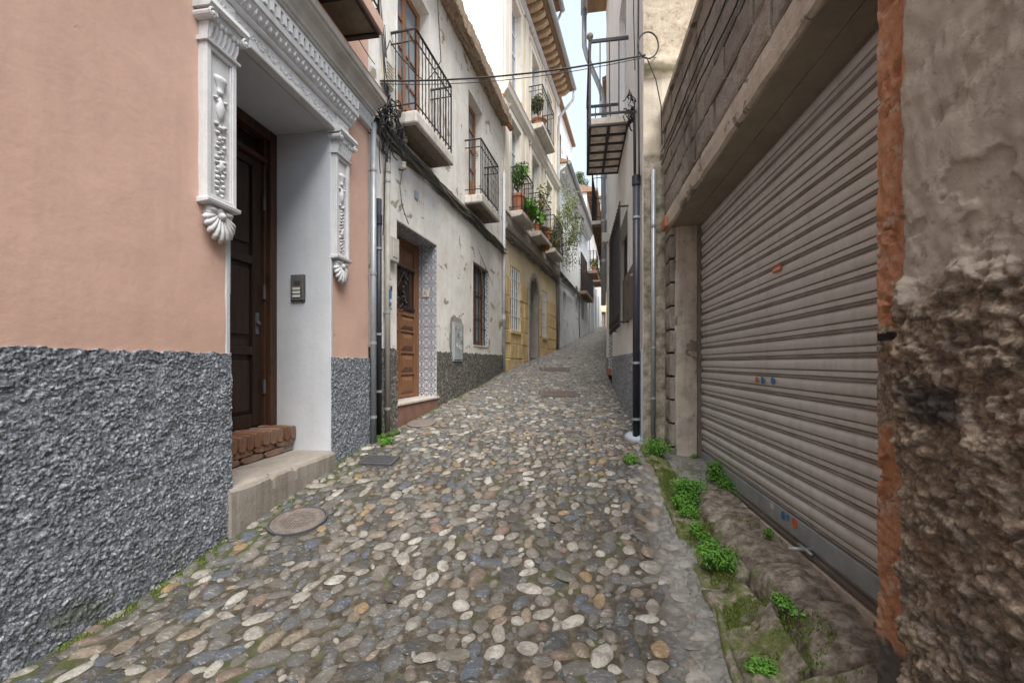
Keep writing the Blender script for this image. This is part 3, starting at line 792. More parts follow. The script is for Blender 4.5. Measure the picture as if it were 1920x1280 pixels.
# ---- cobbles: dart throwing, big ones first
cells = {}
stones = []
def try_put(x, y, r, cs=0.14):
    i, j = int(math.floor(x / cs)), int(math.floor(y / cs))
    for a in (-1, 0, 1):
        for b in (-1, 0, 1):
            for (sx, sy_, sr) in cells.get((i + a, j + b), ()):
                if (sx - x) ** 2 + (sy_ - y) ** 2 < ((sr + r) * (.955 if y < 6 else .92)) ** 2: return False
    cells.setdefault((i, j), []).append((x, y, r)); stones.append((x, y, r)); return True
rg = random.Random(11)
YMAX = 40.0
bands = [(0.9, 4.3, 1.0), (4.3, 10, 1.0), (10, 20, 1.25), (20, YMAX, 1.8)]
for (ya, yb, k) in bands:
    area = (yb - ya) * 2.3
    for (r0, r1, dens) in ((.046, .056, 26), (.036, .044, 240), (.027, .035, 700), (.020, .027, 900), (.012, .018, 900)):
        if k > 1.1 and r1 < .025: continue
        for _ in range(int(area * dens / (k * k))):
            y = rg.uniform(ya, yb); a_, b_ = float(xl(y)), float(xr(y))
            r = rg.uniform(r0, r1) * k
            x = rg.uniform(a_ + r * .9, b_ - r * .6)
            if in_fix(x, y, r): continue
            try_put(x, y, r)
def pebble(seed, nseg, rings, flat):
    g = random.Random(seed); ph = [g.uniform(0, 6.28) for _ in range(5)]; am = [g.uniform(.0, .075) for _ in range(5)]
    ring = []
    nc = g.randrange(4, 8); ca = [g.uniform(0, 6.28) for _ in range(nc)]; cd = [g.uniform(.80, 1.12) for _ in range(nc)]
    for k in range(nseg):
        a = 2 * math.pi * k / nseg
        rr = min([d / max(.35, math.cos(a - c)) for c, d in zip(ca, cd)] + [1.22])      # a few worn facets
        ring.append(.55 * rr + .45 + sum(am[m] * math.cos((m + 2) * a + ph[m]) / (1 + .35 * m) for m in range(5)))
    V = []; Fc = []; ht = .5
    V.append((0, 0, ht * g.uniform(.85, 1.1)))
    tx, ty = g.uniform(-.09, .09), g.uniform(-.09, .09)
    for q in range(1, rings + 1):
        t = q / rings; rad = t ** .8 * (1.0 if q < rings else 1.03)
        for k in range(nseg):
            a = 2 * math.pi * k / nseg; R_ = rad * ring[k]
            z = ht * (1 - rad ** flat) + g.uniform(-.06, .06) * (q < rings)
            if q == rings: z = -.45
            x, y = R_ * math.cos(a), R_ * math.sin(a)
            V.append((x, y, z + (tx * x + ty * y)))
    for k in range(nseg): Fc.append((0, 1 + k, 1 + (k + 1) % nseg))
    for q in range(rings - 1):
        A = 1 + q * nseg; B = A + nseg
        for k in range(nseg): Fc.append((A + k, B + k, B + (k + 1) % nseg, A + (k + 1) % nseg))
    return np.array(V), Fc
HI = [pebble(100 + i, 14, 5, 2.6) for i in range(20)]
MED = [pebble(200 + i, 10, 3, 2.6) for i in range(16)]
LO = [pebble(300 + i, 7, 2, 3.0) for i in range(10)]
def shape_of(x, y, r):
    el = rg.uniform(1.05, 2.1)
    near = y < 4.6
    ang = rg.gauss(R(62), R(34)) if near else rg.gauss(R(20), R(50))
    sl_ = max(0.0, min(1.0, (x - .21 * y - .25) / .35)) if y < 4.1 else 0
    return r * math.sqrt(el) * (1.05 if near else 1.12), r / math.sqrt(el) * (1.05 if near else 1.12), r * rg.uniform(.18, .62) * (1 - .55 * sl_), ang
meshes = []
for V, Fc in HI:
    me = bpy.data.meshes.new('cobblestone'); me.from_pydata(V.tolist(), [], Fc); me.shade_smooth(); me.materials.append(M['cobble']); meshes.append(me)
stones.sort(key=lambda s: (math.hypot(s[0], s[1], 1.1) / s[2]) if (s[1] > 1.25 and abs(s[0]) < s[1] * 1.25) else 1e4)
fv = []; ff = []; base = 0
for i, (x, y, r) in enumerate(stones):
    a, b, c, ang = shape_of(x, y, r); z = float(G(x, y)); sl_ = float(slope(y))
    if i < 300:
        inst('cobblestone', meshes[rg.randrange(len(meshes))], street, (x, y, z - .001), (math.atan(sl_) + rg.gauss(0, .05), rg.gauss(0, .05), ang), (a, b, c * 1.2))
        continue
    V, Fc = (HI if y < 3.2 else MED if y < 7 else LO)[rg.randrange(20 if y < 3.2 else 16 if y < 7 else 10)]
    ca, sa = math.cos(ang), math.sin(ang)
    X = V[:, 0] * a; Y_ = V[:, 1] * b
    Vx = x + X * ca - Y_ * sa; Vy = y + X * sa + Y_ * ca
    tl = rg.gauss(0, .05)
    Vz = z + (Vy - y) * sl_ + (Vx - x) * tl + V[:, 2] * c * 1.2
    fv.append(np.stack([Vx, Vy, Vz], -1)); ff += [tuple(k + base for k in f) for f in Fc]; base += len(V)
FV = np.concatenate(fv)
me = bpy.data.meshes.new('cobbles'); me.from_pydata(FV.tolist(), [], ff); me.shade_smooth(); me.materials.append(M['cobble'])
o = bpy.data.objects.new('cobbles', me); COL.objects.link(o); o.parent = street; o['kind'] = 'stuff'
print('stones', len(stones))

# ---- round manhole cover, grates, repairs
def gtilt(F, y): return math.atan(float(slope(y)))
def paving_thing(name, label, cat, x, y, rot=0.0, lift=.01):
    z = float(G(x, y)) + lift
    o = root(W0, name, label, cat, (x, y, z)); o.rotation_euler = Matrix.Rotation(gtilt(None, y), 3, 'X').to_euler(); 
    q = Matrix.Rotation(gtilt(None, y), 3, 'X') @ Matrix.Rotation(rot, 3, 'Z'); o.rotation_euler = q.to_euler()
    ORI[o] = (W0, (0, 0, 0)); return o
t = paving_thing('manhole_cover', 'round rusty iron cover with a square grid in the cobbles below the concrete step', 'manhole cover', *MANHOLE)
mb = MB(); mb.lathe((0, 0, 0), [(.178, -.05), (.178, .004), (.168, .005), (.164, -.004), (.0, -.004)], 40); mb.build('rim', 'cast', t)
mb = MB(); mb.lathe((0, 0, 0), [(.161, -.02), (.161, .001), (.157, .003), (.135, .003), (.132, .000), (.0, .0)], 40); mb.build('cover', 'rust', t)
mb = MB()
for i in range(-5, 6):
    for j in range(-5, 6):
        if 1.5 < math.hypot(i, j) < 5.3:
            mb.box(i * .020 - .006, i * .020 + .006, j * .020 - .006, j * .020 + .006, -.002, .005)
for k in range(40):
    a = k * 2 * math.pi / 40; x_, y_ = .147 * math.cos(a), .147 * math.sin(a)
    mb.box(x_ - .005, x_ + .005, y_ - .004, y_ + .004, -.001, .006)
mb.lathe((0, 0, 0), [(.026, -.002), (.026, .007), (.018, .007), (.016, .002), (0, .002)], 16)
mb.build('raised_pattern', 'rust', t, kind='stuff')
def grate(name, label, x, y, w, l, rot, nb, mat='cast', cross=False):
    t = paving_thing(name, label, 'drain grate', x, y, rot, .012)
    mb = MB(); mb.box(-w / 2, w / 2, -l / 2, -l / 2 + .018, -.05, .004); mb.box(-w / 2, w / 2, l / 2 - .018, l / 2, -.05, .004)
    mb.box(-w / 2, -w / 2 + .018, -l / 2 + .018, l / 2 - .018, -.05, .003); mb.box(w / 2 - .018, w / 2, -l / 2 + .018, l / 2 - .018, -.05, .003)
    mb.build('frame', mat, t)
    MB().box(-w / 2 + .02, w / 2 - .02, -l / 2 + .02, l / 2 - .02, -.07, -.035).build('pit', 'dark', t)
    mb = MB()
    for i in range(nb):
        x_ = -w / 2 + .02 + (w - .04) * (i + .5) / nb
        mb.box(x_ - .28 * (w - .04) / nb, x_ + .28 * (w - .04) / nb, -l / 2 + .02, l / 2 - .02, -.02, .001)
    if cross:
        for i in range(4):
            y_ = -l / 2 + .02 + (l - .04) * (i + .5) / 4
            mb.box(-w / 2 + .02, w / 2 - .02, y_ - .006, y_ + .006, -.018, -.002)
    mb.build('bars', mat, t)
    return t
grate('drain_grate', 'small dark square drain grate at the foot of the pink house downpipe', -1.18, 3.80, .30, .22, -.1, 12, 'cast', True)
grate('drain_grate', 'wide rusty slotted drain grate across the middle of the lane', .78, 7.05, .62, .42, -.08, 26, 'rust')
t = paving_thing('inspection_cover', 'flat dark iron plate far up the lane beside the ochre house', 'inspection cover', 1.0, 9.9, -.1, .014)
mb = MB(); mb.box(-.30, .30, -.26, .26, -.05, .002); mb.build('plate', 'rust', t)
mb = MB()
for i in range(12):
    mb.box(-.27, .27, -.24 + i * .042, -.225 + i * .042, .002, .006)
mb.build('ribs', 'rust', t)
t = paving_thing('inspection_cover', 'reddish oval patch plate in the cobbles before the panelled brown door', 'inspection cover', -1.09, 5.12, -.1, .012)
mb = MB(); mb.lathe((0, 0, 0), [(.16, -.05), (.165, .0), (.15, .006), (.0, .008)], 26, 1.1); mb.build('plate', 'rust', t)

# ------------------------------------------------------------------ ledge of rocks before the garage
def clip(poly, a, b, c):
    """keep ax+by<=c"""
    out = []
    for i in range(len(poly)):
        p, q = poly[i], poly[(i + 1) % len(poly)]
        dp, dq = a * p[0] + b * p[1] - c, a * q[0] + b * q[1] - c
        if dp <= 0: out.append(p)
        if dp * dq < 0:
            t_ = dp / (dp - dq); out.append((p[0] + (q[0] - p[0]) * t_, p[1] + (q[1] - p[1]) * t_))
    return out
SH_E, SH_Z = 1.12, -.93                                      # roller shutter plane and foot
def ledge_z(u, e):
    x, y = on_line(FG, u, -e); gz = np.interp(y, _yy, _zz)
    k = np.clip((e - .62) / .34, 0, 1)
    return gz + .015 + (SH_Z - .015 - gz - .015) * (k * k * (3 - 2 * k)) * .92
def led_z0(u, e): return float(ledge_z(np.array(u), np.array(e))) + .012
ap = root(FG, 'garage_threshold', 'worn mossy rock ledge sloping from the cobbles up to the roller shutter', 'ledge', (2.4, -.9, -1.1))
seeds = []
rg2 = random.Random(5)
for u in np.arange(.9, 4.3, .40):
    for e in (.72, .95):
        seeds.append((u + rg2.uniform(-.14, .14), e + rg2.uniform(-.07, .07)))
for i, (a, b) in enumerate(seeds):
    poly = [(.7, .60), (4.42, .60), (4.42, 1.13), (.7, 1.13)]
    for j, (c, d) in enumerate(seeds):
        if i == j: continue
        nx, ny = c - a, d - b; mid = nx * (a + c) / 2 + ny * (b + d) / 2; L = math.hypot(nx, ny)
        poly = clip(poly, nx, ny, mid - L * .012)
        if not poly: break
    if len(poly) < 3: continue
    P = np.array(poly); cx, cy = P.mean(0)
    # resample the outline, then build rings towards the centre
    pts = []
    for k in range(len(poly)):
        p, q = np.array(poly[k]), np.array(poly[(k + 1) % len(poly)]); m = max(1, int(np.linalg.norm(q - p) / .03))
        for t_ in range(m): pts.append(p + (q - p) * t_ / m)
    pts = np.array(pts); n = len(pts); rings = 12; V = []
    wob = 1 + .03 * fbm(pts[:, 0] * 14, pts[:, 1] * 14, 0, 3, 50)
    hoff = rg2.uniform(-.014, .02)
    for q in range(rings + 1):
        k = 1 - q / rings
        R_ = np.array([cx, cy]) + (pts - [cx, cy]) * (k * wob[:, None])
        zz = ledge_z(R_[:, 0], R_[:, 1]) + hoff + .045 * fbm(R_[:, 0] * 5, R_[:, 1] * 7, 0, 4, 60 + i % 3) + .013 * billow(R_[:, 0] * 16, R_[:, 1] * 16, 4, 61)
        edge = math.exp(-((1 - k) * 11)) * .03
        V.append(np.stack([R_[:, 0], -R_[:, 1], zz - edge], -1))
    A = np.concatenate([[V[0] - [0, 0, .15]], V]); 
    mb = MB(); A2 = np.concatenate([A, A[:, :1]], 1); mb.grid(A2)
    mb.build('rock_slab', 'rock', ap, smooth=True)
def fuzz(name, label, pts, h):
    g = random.Random(len(pts)); mb = MB()
    for (x, y, z) in pts:
        a = g.uniform(0, 6.28); hh = h * g.uniform(.4, 1.2); w_ = hh * .35
        dx, dy = math.cos(a) * w_, math.sin(a) * w_; lx, ly = g.uniform(-hh, hh) * .6, g.uniform(-hh, hh) * .6
        mb.add([(x - dx, y - dy, z - .002), (x + dx, y + dy, z - .002), (x + lx, y + ly, z + hh)], [(0, 1, 2)])
    o = mb.build(name, 'leaf_moss', None, W0, recalc=False); o['kind'] = 'stuff'; o['label'] = label
M['leaf_moss'] = leafmat('moss_fibre', (0.07, 0.10, 0.018), (0.17, 0.23, 0.05))
PT = []
U_ = rng.uniform(.95, 4.3, 60000); E_ = .62 + rng.beta(1.3, 3.0, 60000) * .5
keep = (fbm(U_ * 4, E_ * 7, 0, 4, 400) + .5 * fbm(U_ * 20, E_ * 20, 0, 3, 401) - (E_ - .62) * 1.1) > .0
for u, e in zip(U_[keep][:16000], E_[keep][:16000]):
    x, y = on_line(FG, u, -e); PT.append((x, y, led_z0(u, e)))
fuzz('moss', 'short green moss over the rocks before the shutter', PT, .010)
PT = []
Y_ = rng.uniform(1.3, 9, 30000); D_ = rng.exponential(.045, 30000)
keep = (fbm(Y_ * 2.2, D_ * 9, 0, 4, 410) > .0) & (D_ < .25)
for y, d in zip(Y_[keep][:9000], D_[keep][:9000]):
    x = float(xl(y)) + d + .02; PT.append((x, y, float(G(x, y)) + .001))
fuzz('moss', 'thin line of moss along the foot of the left walls', PT, .010)
# stone kerb strip running off at the foot of the ledge
k_ = root(FG, 'kerb_stone', 'long narrow pale kerb stone set on edge beside the mossy rocks', 'kerb stone', (1.55, -.58, -1.14))
mb = MB()
n = 26; A = []
for i in range(n + 1):
    u = .95 + 1.15 * i / n; e = .60 + .03 * math.sin(i * .3); wd = .016 * (1 if i < n - 2 else .6)
    x, y = on_line(FG, u, -e); gz = float(G(x, y))
    j1 = random.uniform(-.004, .004)
    A.append([(u, -(e + wd), gz - .05), (u, -(e + wd * .9), gz + .028 + j1), (u, -e, gz + .038 + j1), (u, -(e - wd * .9), gz + .026), (u, -(e - wd), gz - .05)])
mb.grid(np.array(A)); mb.build('stone', 'rock', k_, smooth=True)

# ------------------------------------------------------------------ weeds and moss (things of their own)
def clump(F, u, w, z, r, h, n, size, label, seed, mat='leaf', group='weeds along the walls', cat='weed', name='weed'):
    o = root(F, name, label, cat, (u, w, z), group)
    mb = MB(); g = random.Random(seed)
    for k in range(max(5, n // 45)):
        a = g.uniform(0, 6.28); q = g.uniform(.2, .9)
        tip = (u + math.cos(a) * r * q, w + math.sin(a) * r * q, z + h * g.uniform(.5, .95))
        mb.tube([(u + math.cos(a) * r * q * .4, w + math.sin(a) * r * q * .4, z - .01), tip], .0016, 3)
    mb.build('stem', 'leaf_dark', o)
    mb = MB()
    m = max(4, n // 60)
    for k in range(m):
        a = g.uniform(0, 6.28); q = g.uniform(0, .75)
        cc = (u + math.cos(a) * r * q, w + math.sin(a) * r * q, z + h * g.uniform(.25, .8))
        leaves(mb, cc, (r * .5, r * .5, h * .42), n // m, size, g.randrange(9999), .8, .1)
    mb.build('foliage', mat, o)
    return o
def gz_at(F, u, w):
    p = F.P(u, w, 0); return float(G(p[0], p[1]))
WD = [(3.02, .70, .075, .09, 'round leafy weed at the cobble edge, lowest of the row by the kerb'),
      (3.25, .67, .05, .06, 'tiny weed tuft between two larger ones along the kerb'),
      (3.42, .65, .05, .06, 'small weed just above the tiny tuft on the ledge edge'),
      (3.75, .72, .085, .10, 'bushy weed in the middle of the mossy ledge edge'),
      (4.0, .74, .09, .11, 'taller bushy weed where the cobbles meet the moss'),
      ]
def led(u, e): return float(ledge_z(np.array(u), np.array(e)))
def weed_px(px, py, r, h, n, size, label, seed, e_guess=None, mat='leaf'):
    # place by plan position worked out from the photograph's perspective and the ground height
    z = -1.0
    for _ in range(12):
        Y = 800 * z / (680 - py); X = (px - 960) / 800 * Y
        u = X * ts + Y * tc_; e = X * tc_ - Y * ts
        z = led(u, e) if (.62 < e < 1.13 and u < 4.3) else float(G(X, Y))
    clump(FG, u, -e, z + (.015 if e > .62 and u < 4.3 else -.005), r * (1.7 if px > 1200 else 1.35), h * 1.8, int(n * 3), size * 1.05, label, seed, mat)
for i, (px, py, r, h, n, s_, lab) in enumerate([
    (1345, 1066, .060, .060, 520, .0085, 'round leafy weed at the lower end of the mossy ledge'),
    (1322, 1024, .030, .035, 200, .008, 'small weed just above the lowest round weed'),
    (1306, 1003, .026, .030, 160, .008, 'tiny weed tuft second up from the lowest round weed'),
    (1293, 975, .045, .04, 300, .008, 'low weed below the bushiest weed on the cobble edge'),
    (1290, 942, .070, .085, 620, .009, 'bushiest upright weed on the cobble edge of the ledge'),
    (1352, 898, .085, .075, 560, .010, 'broad weed in the crack near the far end of the shutter foot'),
    (1385, 930, .075, .055, 480, .010, 'spreading weed halfway along the shutter foot'),
    (1412, 962, .055, .05, 320, .009, 'weed at the near end of the green row along the shutter foot'),
    (1366, 914, .06, .05, 380, .009, 'weed between the two broadest ones by the shutter foot'),
    (1398, 947, .05, .045, 300, .009, 'third weed down in the green row by the shutter foot'),
    (1425, 978, .04, .035, 200, .008, 'last low weed of the green row nearest the shutter handle'),
    (1282, 957, .05, .05, 320, .009, 'dense weed in the cobble edge joined to the bushiest one'),
    (1335, 1045, .04, .04, 240, .008, 'weed touching the top of the lowest round weed'),
    (1440, 1010, .022, .03, 90, .007, 'lone small sprig on the bare rock before the shutter'),
    (1232, 858, .085, .09, 420, .010, 'weed at the foot of the garage pillar'),
    (1182, 868, .060, .05, 260, .009, 'flat weed alone in the cobbles before the white house'),
    (1300, 872, .035, .05, 120, .008, 'small sprig at the foot of the worn pillar in the shutter corner'),
    (725, 832, .07, .045, 260, .008, 'low mossy weed at the foot of the pipes by the pink house'),
    (1470, 1150, .045, .03, 110, .008, 'creeping weed in the dark moss hollow near the shutter corner'),
    (1428, 1268, .035, .03, 120, .008, 'small weed beside the kerb stone at the bottom of the lane'),
]):
    weed_px(px, py, r, h, n, s_, lab, 500 + i)

# ------------------------------------------------------------------ PINK HOUSE (left, near)
PK = root(FP, 'pink_house', 'pink plastered house with a blue grey roughcast base and a carved white doorway', 'house', (1.0, 0, -1.2))
HD = (2.31, 3.38, -.75, 1.985)                                # doorway
pe = 4.06
def pink_dado_top(u): return .0445 * 0 + .055
wall(PK, 'wall', 'pink', -3.5, pe, .045, 7.0, [(HD[0], HD[1], .045, HD[3])], .09, .006, 5)
def rough(amp, sc, seed=0):
    def f(U, Z):
        U = np.asarray(U); Z = np.asarray(Z)
        d1, d2, cid = worley(U * sc * 3.2 + .3 * fbm(U * 30, Z * 30, 0, 2, 1), Z * sc * 3.2 + .3 * fbm(U * 30, Z * 30, 2, 2, 8), seed)
        return amp * ((.55 * cid + .75 * (.6 - d1)) * (.35 + .65 * (vnoise(U * sc * .9, Z * sc * .9, 0, seed + 9) > -.35)) + .22 * billow(U * sc, Z * sc, 2, seed) + .4 * fbm(U * sc * .3, Z * sc * .3, 0, 2, seed + 3)) + .002
    return f
wall(PK, 'base_course', 'dado_blue', .35, HD[0], -1.42, .060, [], .0056, 0, 0, .012, rough(.011, 27, 5), .05, zj=.014)
wall(PK, 'base_course', 'dado_blue', HD[1], pe, -1.2, .045, [], .007, 0, 0, .012, rough(.010, 29, 9), .05, zj=.014)
wall(PK, 'base_course', 'dado_blue', -3.5, .35, -1.42, .060, [], .03, 0, 0, .012, rough(.013, 12, 5), .05)
body(PK, 'body', 'pink', -3.5, pe - .004, -6, -.62, -1.4, 6.99)
MB().box(-3.6, pe + .05, -6.1, .28, 7.0, 7.15).build('roof', 'roof_tile', PK)
# white reveals of the doorway
rv = MB()
dd = .5
rv.box(HD[1] - .003, HD[1] + .03, -dd - .12, .010, -.76, HD[3] + .03)
rv.box(HD[0] - .03, HD[0] + .003, -dd - .12, .006, -.76, HD[3] + .03)
rv.box(HD[0] + .004, HD[1] - .004, -dd - .12, .004, HD[3], HD[3] + .04)
rv.build('door_reveal', 'white_stucco', PK, bevel=.006)
# door: frame, heavy leaf, dark hall behind
dr = MB()
zf = -.535
fw = .085
dr.box(HD[1] - fw, HD[1] - .006, -dd - .09, -dd + .005, zf, HD[3] - .004)
dr.box(HD[0] + .006, HD[0] + fw, -dd - .09, -dd + .005, zf, HD[3] - .004)
dr.box(HD[0] + fw, HD[1] - fw, -dd - .09, -dd + .003, HD[3] - fw, HD[3] - .004)
dr.box(HD[1] - fw - .03, HD[1] - fw, -dd - .09, -dd - .03, zf, HD[3] - fw)
door = dr.build('door', 'frame_wood', PK, bevel=.006)
def leaf(u0, u1, w, z0, z1, prows):
    mb = MB(); t_ = .045; st = .095
    mb.box(u0, u0 + st, w - t_, w, z0, z1); mb.box(u1 - st, u1, w - t_, w, z0, z1)
    zs = [z0] + prows + [z1]
    for k, z in enumerate(zs):
        hh = .10 if k in (0,) else .07
        a = z if k == 0 else z - hh / 2 if k < len(zs) - 1 else z - hh
        mb.box(u0 + st, u1 - st, w - t_, w - .002, a, a + hh)
    mb.box(u0 + st, u1 - st, w - t_, w - .03, z0, z1)
    for a, b in zip(zs[:-1], zs[1:]):
        mb.prismw([(u0 + st + .03, a + .13), (u1 - st - .03, a + .13), (u1 - st - .03, b - .08), (u0 + st + .03, b - .08)], w - .03, w - .008)
    return mb
l1 = leaf(HD[1] - .115 - .49, HD[1] - .115, -dd - .06, zf + .01, 1.70, [.10, .85]).build('door_leaf', 'dark_wood', door, bevel=.006)
l2 = leaf(HD[0] + .09, HD[1] - .60, -dd - .12, zf + .01, 1.70, [.10, .85]).build('door_leaf', 'dark_wood', door, bevel=.006)
MB().box(HD[0] + fw, HD[1] - fw, -dd - .12, -dd - .10, 1.72, HD[3] - fw).build('transom', 'dark_wood', door)
MB().box(HD[0] + fw, HD[1] - fw, -dd - .085, -dd - .02, 1.70, 1.735).build('transom_bar', 'frame_wood', door)
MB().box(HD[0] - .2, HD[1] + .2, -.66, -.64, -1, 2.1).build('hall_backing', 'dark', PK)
mb = MB(); mb.ball((HD[1] - .17, -dd - .045, .33), .022); mb.box(HD[1] - .19, HD[1] - .15, -dd - .06, -dd - .052, .24, .42); mb.build('door_handle', 'cast', door, smooth=False)
mb = MB(); 
for z in (-.2, .6, 1.35): MB().tube([(HD[1] - .118, -dd - .03, z - .06), (HD[1] - .118, -dd - .03, z + .06)], .012, 8).build('hinge', 'cast', door)
# brick step: header course over two flat courses, each brick its own piece
bs = MB().box(HD[0] + .004, HD[1] - .004, -.62, -.345, -.75, -.56).build('brick_step', 'step_concrete', PK)
def brick_mesh(a, b, c, seed):
    mb = MB(); g = random.Random(seed); n = 5
    # rounded worn box: superellipse section along b
    V = []; Fc = []
    for i in range(n):
        for k in range(12):
            an = 2 * math.pi * (k + .5) / 12
            ca, sa = math.cos(an), math.sin(an); p = 5
            rr = (abs(ca) ** p + abs(sa) ** p) ** (-1 / p)
            j = 1 + g.uniform(-.04, .03)
            sc = .93 if i in (0, n - 1) else 1
            V.append((a / 2 * ca * rr * j * sc, -b / 2 + b * i / (n - 1), c / 2 * sa * rr * j * sc))
    for i in range(n - 1):
        for k in range(12): Fc.append((i * 12 + k, i * 12 + (k + 1) % 12, (i + 1) * 12 + (k + 1) % 12, (i + 1) * 12 + k))
    Fc.append(tuple(range(12))); Fc.append(tuple(range((n - 1) * 12 + 11, (n - 1) * 12 - 1, -1)))
    me = bpy.data.meshes.new('brick'); me.from_pydata(V, [], Fc); me.materials.append(M['brick']); me.shade_smooth()
    try: me.set_sharp_from_angle(angle=R(45))
    except Exception: pass
    return me
bh = [brick_mesh(.072, .27, .115, 30 + i) for i in range(4)]
bf = [brick_mesh(.225, .11, .050, 40 + i) for i in range(4)]
nb = 13
for i in range(nb):
    u = HD[0] + .045 + (HD[1] - HD[0] - .09) * i / (nb - 1)
    inst('brick', random.choice(bh), bs, loc_of(PK, u, -.440 + random.uniform(-.008, .008), -.592 + random.uniform(-.005, .006)), (random.uniform(-.03, .03), random.uniform(-.02, .02), random.uniform(-.02, .02)))
for r_ in range(2):
    for i in range(5):
        u = HD[0] + .10 + .236 * i - .11 * r_
        if u > HD[1] - .08 or u < HD[0] + .05: continue
        inst('brick', random.choice(bf), bs, loc_of(PK, u, -.372, -.722 + r_ * .056 + random.uniform(-.003, .003)), (0, random.uniform(-.02, .02), random.uniform(-.02, .02)))
# concrete doorstep with a chipped, worn edge
n = 60; us = np.linspace(HD[0] - .03, HD[1] + .015, n)
prof = lambda u, k: [( -.33, -.752), (-.10, -.754 + .003 * k), (.0, -.757 + .004 * k), (.030 + .004 * k, -.765), (.044 + .006 * k, -.785 - .006 * k), (.046 + .005 * k, -.86), (.044 + .004 * k, -1.25), (-.33, -1.25)]
A = []
for i, u in enumerate(us):
    k = float(fbm(np.array(u * 14), np.array(3.), 0, 4, 2)); nick = max(0, 1 - abs(u - 2.64) / .04) * .022 + max(0, 1 - abs(u - 2.86) / .03) * .014
    pr = prof(u, k)
    pr[3] = (pr[3][0] - nick, pr[3][1] - nick * .8); pr[4] = (pr[4][0] - nick * .6, pr[4][1] - nick)
    A.append([(u, a, b) for a, b in pr])
mb = MB(); mb.grid(np.array(A)); mb.add(A[0], [tuple(range(8))]); mb.add(A[-1], [tuple(range(8))])
mb.build('concrete_step', 'step_concrete', PK, bevel=0)

# carved portal -----------------------------------------------------------------
def relief_urn(mb, u, w, z, s, seed=0):
    """a carved candelabrum column: bowl, leaves, vase, scrolls - half round in the panel"""
    g = random.Random(seed)
    P = [(.002, .0), (.05, .0), (.055, .02), (.048, .035), (.03, .07), (.022, .10), (.03, .105), (.012, .12)]
    mb.lathe((u, w, z + s * .86), [(a * s * 1.0, -b * s * .0 + (.0 - b) * s + .0) for a, b in P], 10, .55)
    mb.lathe((u, w, z + s * .60), [(.005 * s, .12 * s), (.020 * s, .10 * s), (.036 * s, .05 * s), (.038 * s, .02 * s), (.022 * s, -.02 * s), (.01 * s, -.05 * s)], 10, .6)
    for q in (-1, 1):
        mb.ball((u + q * .042 * s, w + .004, z + .70 * s), (.018 * s, .014 * s, .012 * s), 6, 4)
        mb.ball((u + q * .036 * s, w + .004, z + .52 * s), (.02 * s, .014 * s, .013 * s), 6, 4)
    mb.ball((u, w, z + .50 * s), (.036 * s, .022 * s, .016 * s), 8, 4)
    for k in range(26):
        zz = z + s * (.02 + .46 * k / 26); q = -1 if k % 2 else 1
        mb.ball((u + q * g.uniform(.006, .034) * s, w + g.uniform(0, .004), zz), (g.uniform(.014, .026) * s, .013 * s, g.uniform(.008, .017) * s), 6, 4)
    mb.lathe((u, w, z + .20 * s), [(.006 * s, .08 * s), (.026 * s, .05 * s), (.03 * s, .02 * s), (.012 * s, -.03 * s)], 10, .6)
def scrolls(mb, u0, u1, z0, z1, w, pitch, seed, r=.004):
    """running carved leaf scroll between two fillets"""
    g = random.Random(seed); n = max(1, int((u1 - u0) / pitch)); zc = (z0 + z1) / 2; h = (z1 - z0) / 2 * .8
    pts = [(u0 + (u1 - u0) * i / (n * 8), w, zc + h * .55 * math.sin(i / 8 * math.pi * 2)) for i in range(n * 8 + 1)]
    mb.tube(pts, r, 4)
    for i in range(n * 2):
        u = u0 + (u1 - u0) * (i + .5) / (n * 2); q = 1 if i % 2 else -1
        for k in range(5):
            a = g.uniform(0, 6.28); rr = h * g.uniform(.2, .75)
            mb.ball((u + math.cos(a) * rr * .9, w, zc + q * h * .15 + math.sin(a) * rr), (g.uniform(.004, .010) * 1.3, .006, g.uniform(.004, .009)), 5, 4)
def spiral(mb, c, r0, turns, w_, flip=1, rr=.006, start=0.0):
    pts = []
    for k in range(int(turns * 12) + 1):
        a_ = start + flip * k / 12 * 2 * math.pi; r_ = r0 * (1 - k / (turns * 12) * .85)
        pts.append((c[0] + math.cos(a_) * r_, w_, c[1] + math.sin(a_) * r_))
    mb.tube(pts, rr, 5)
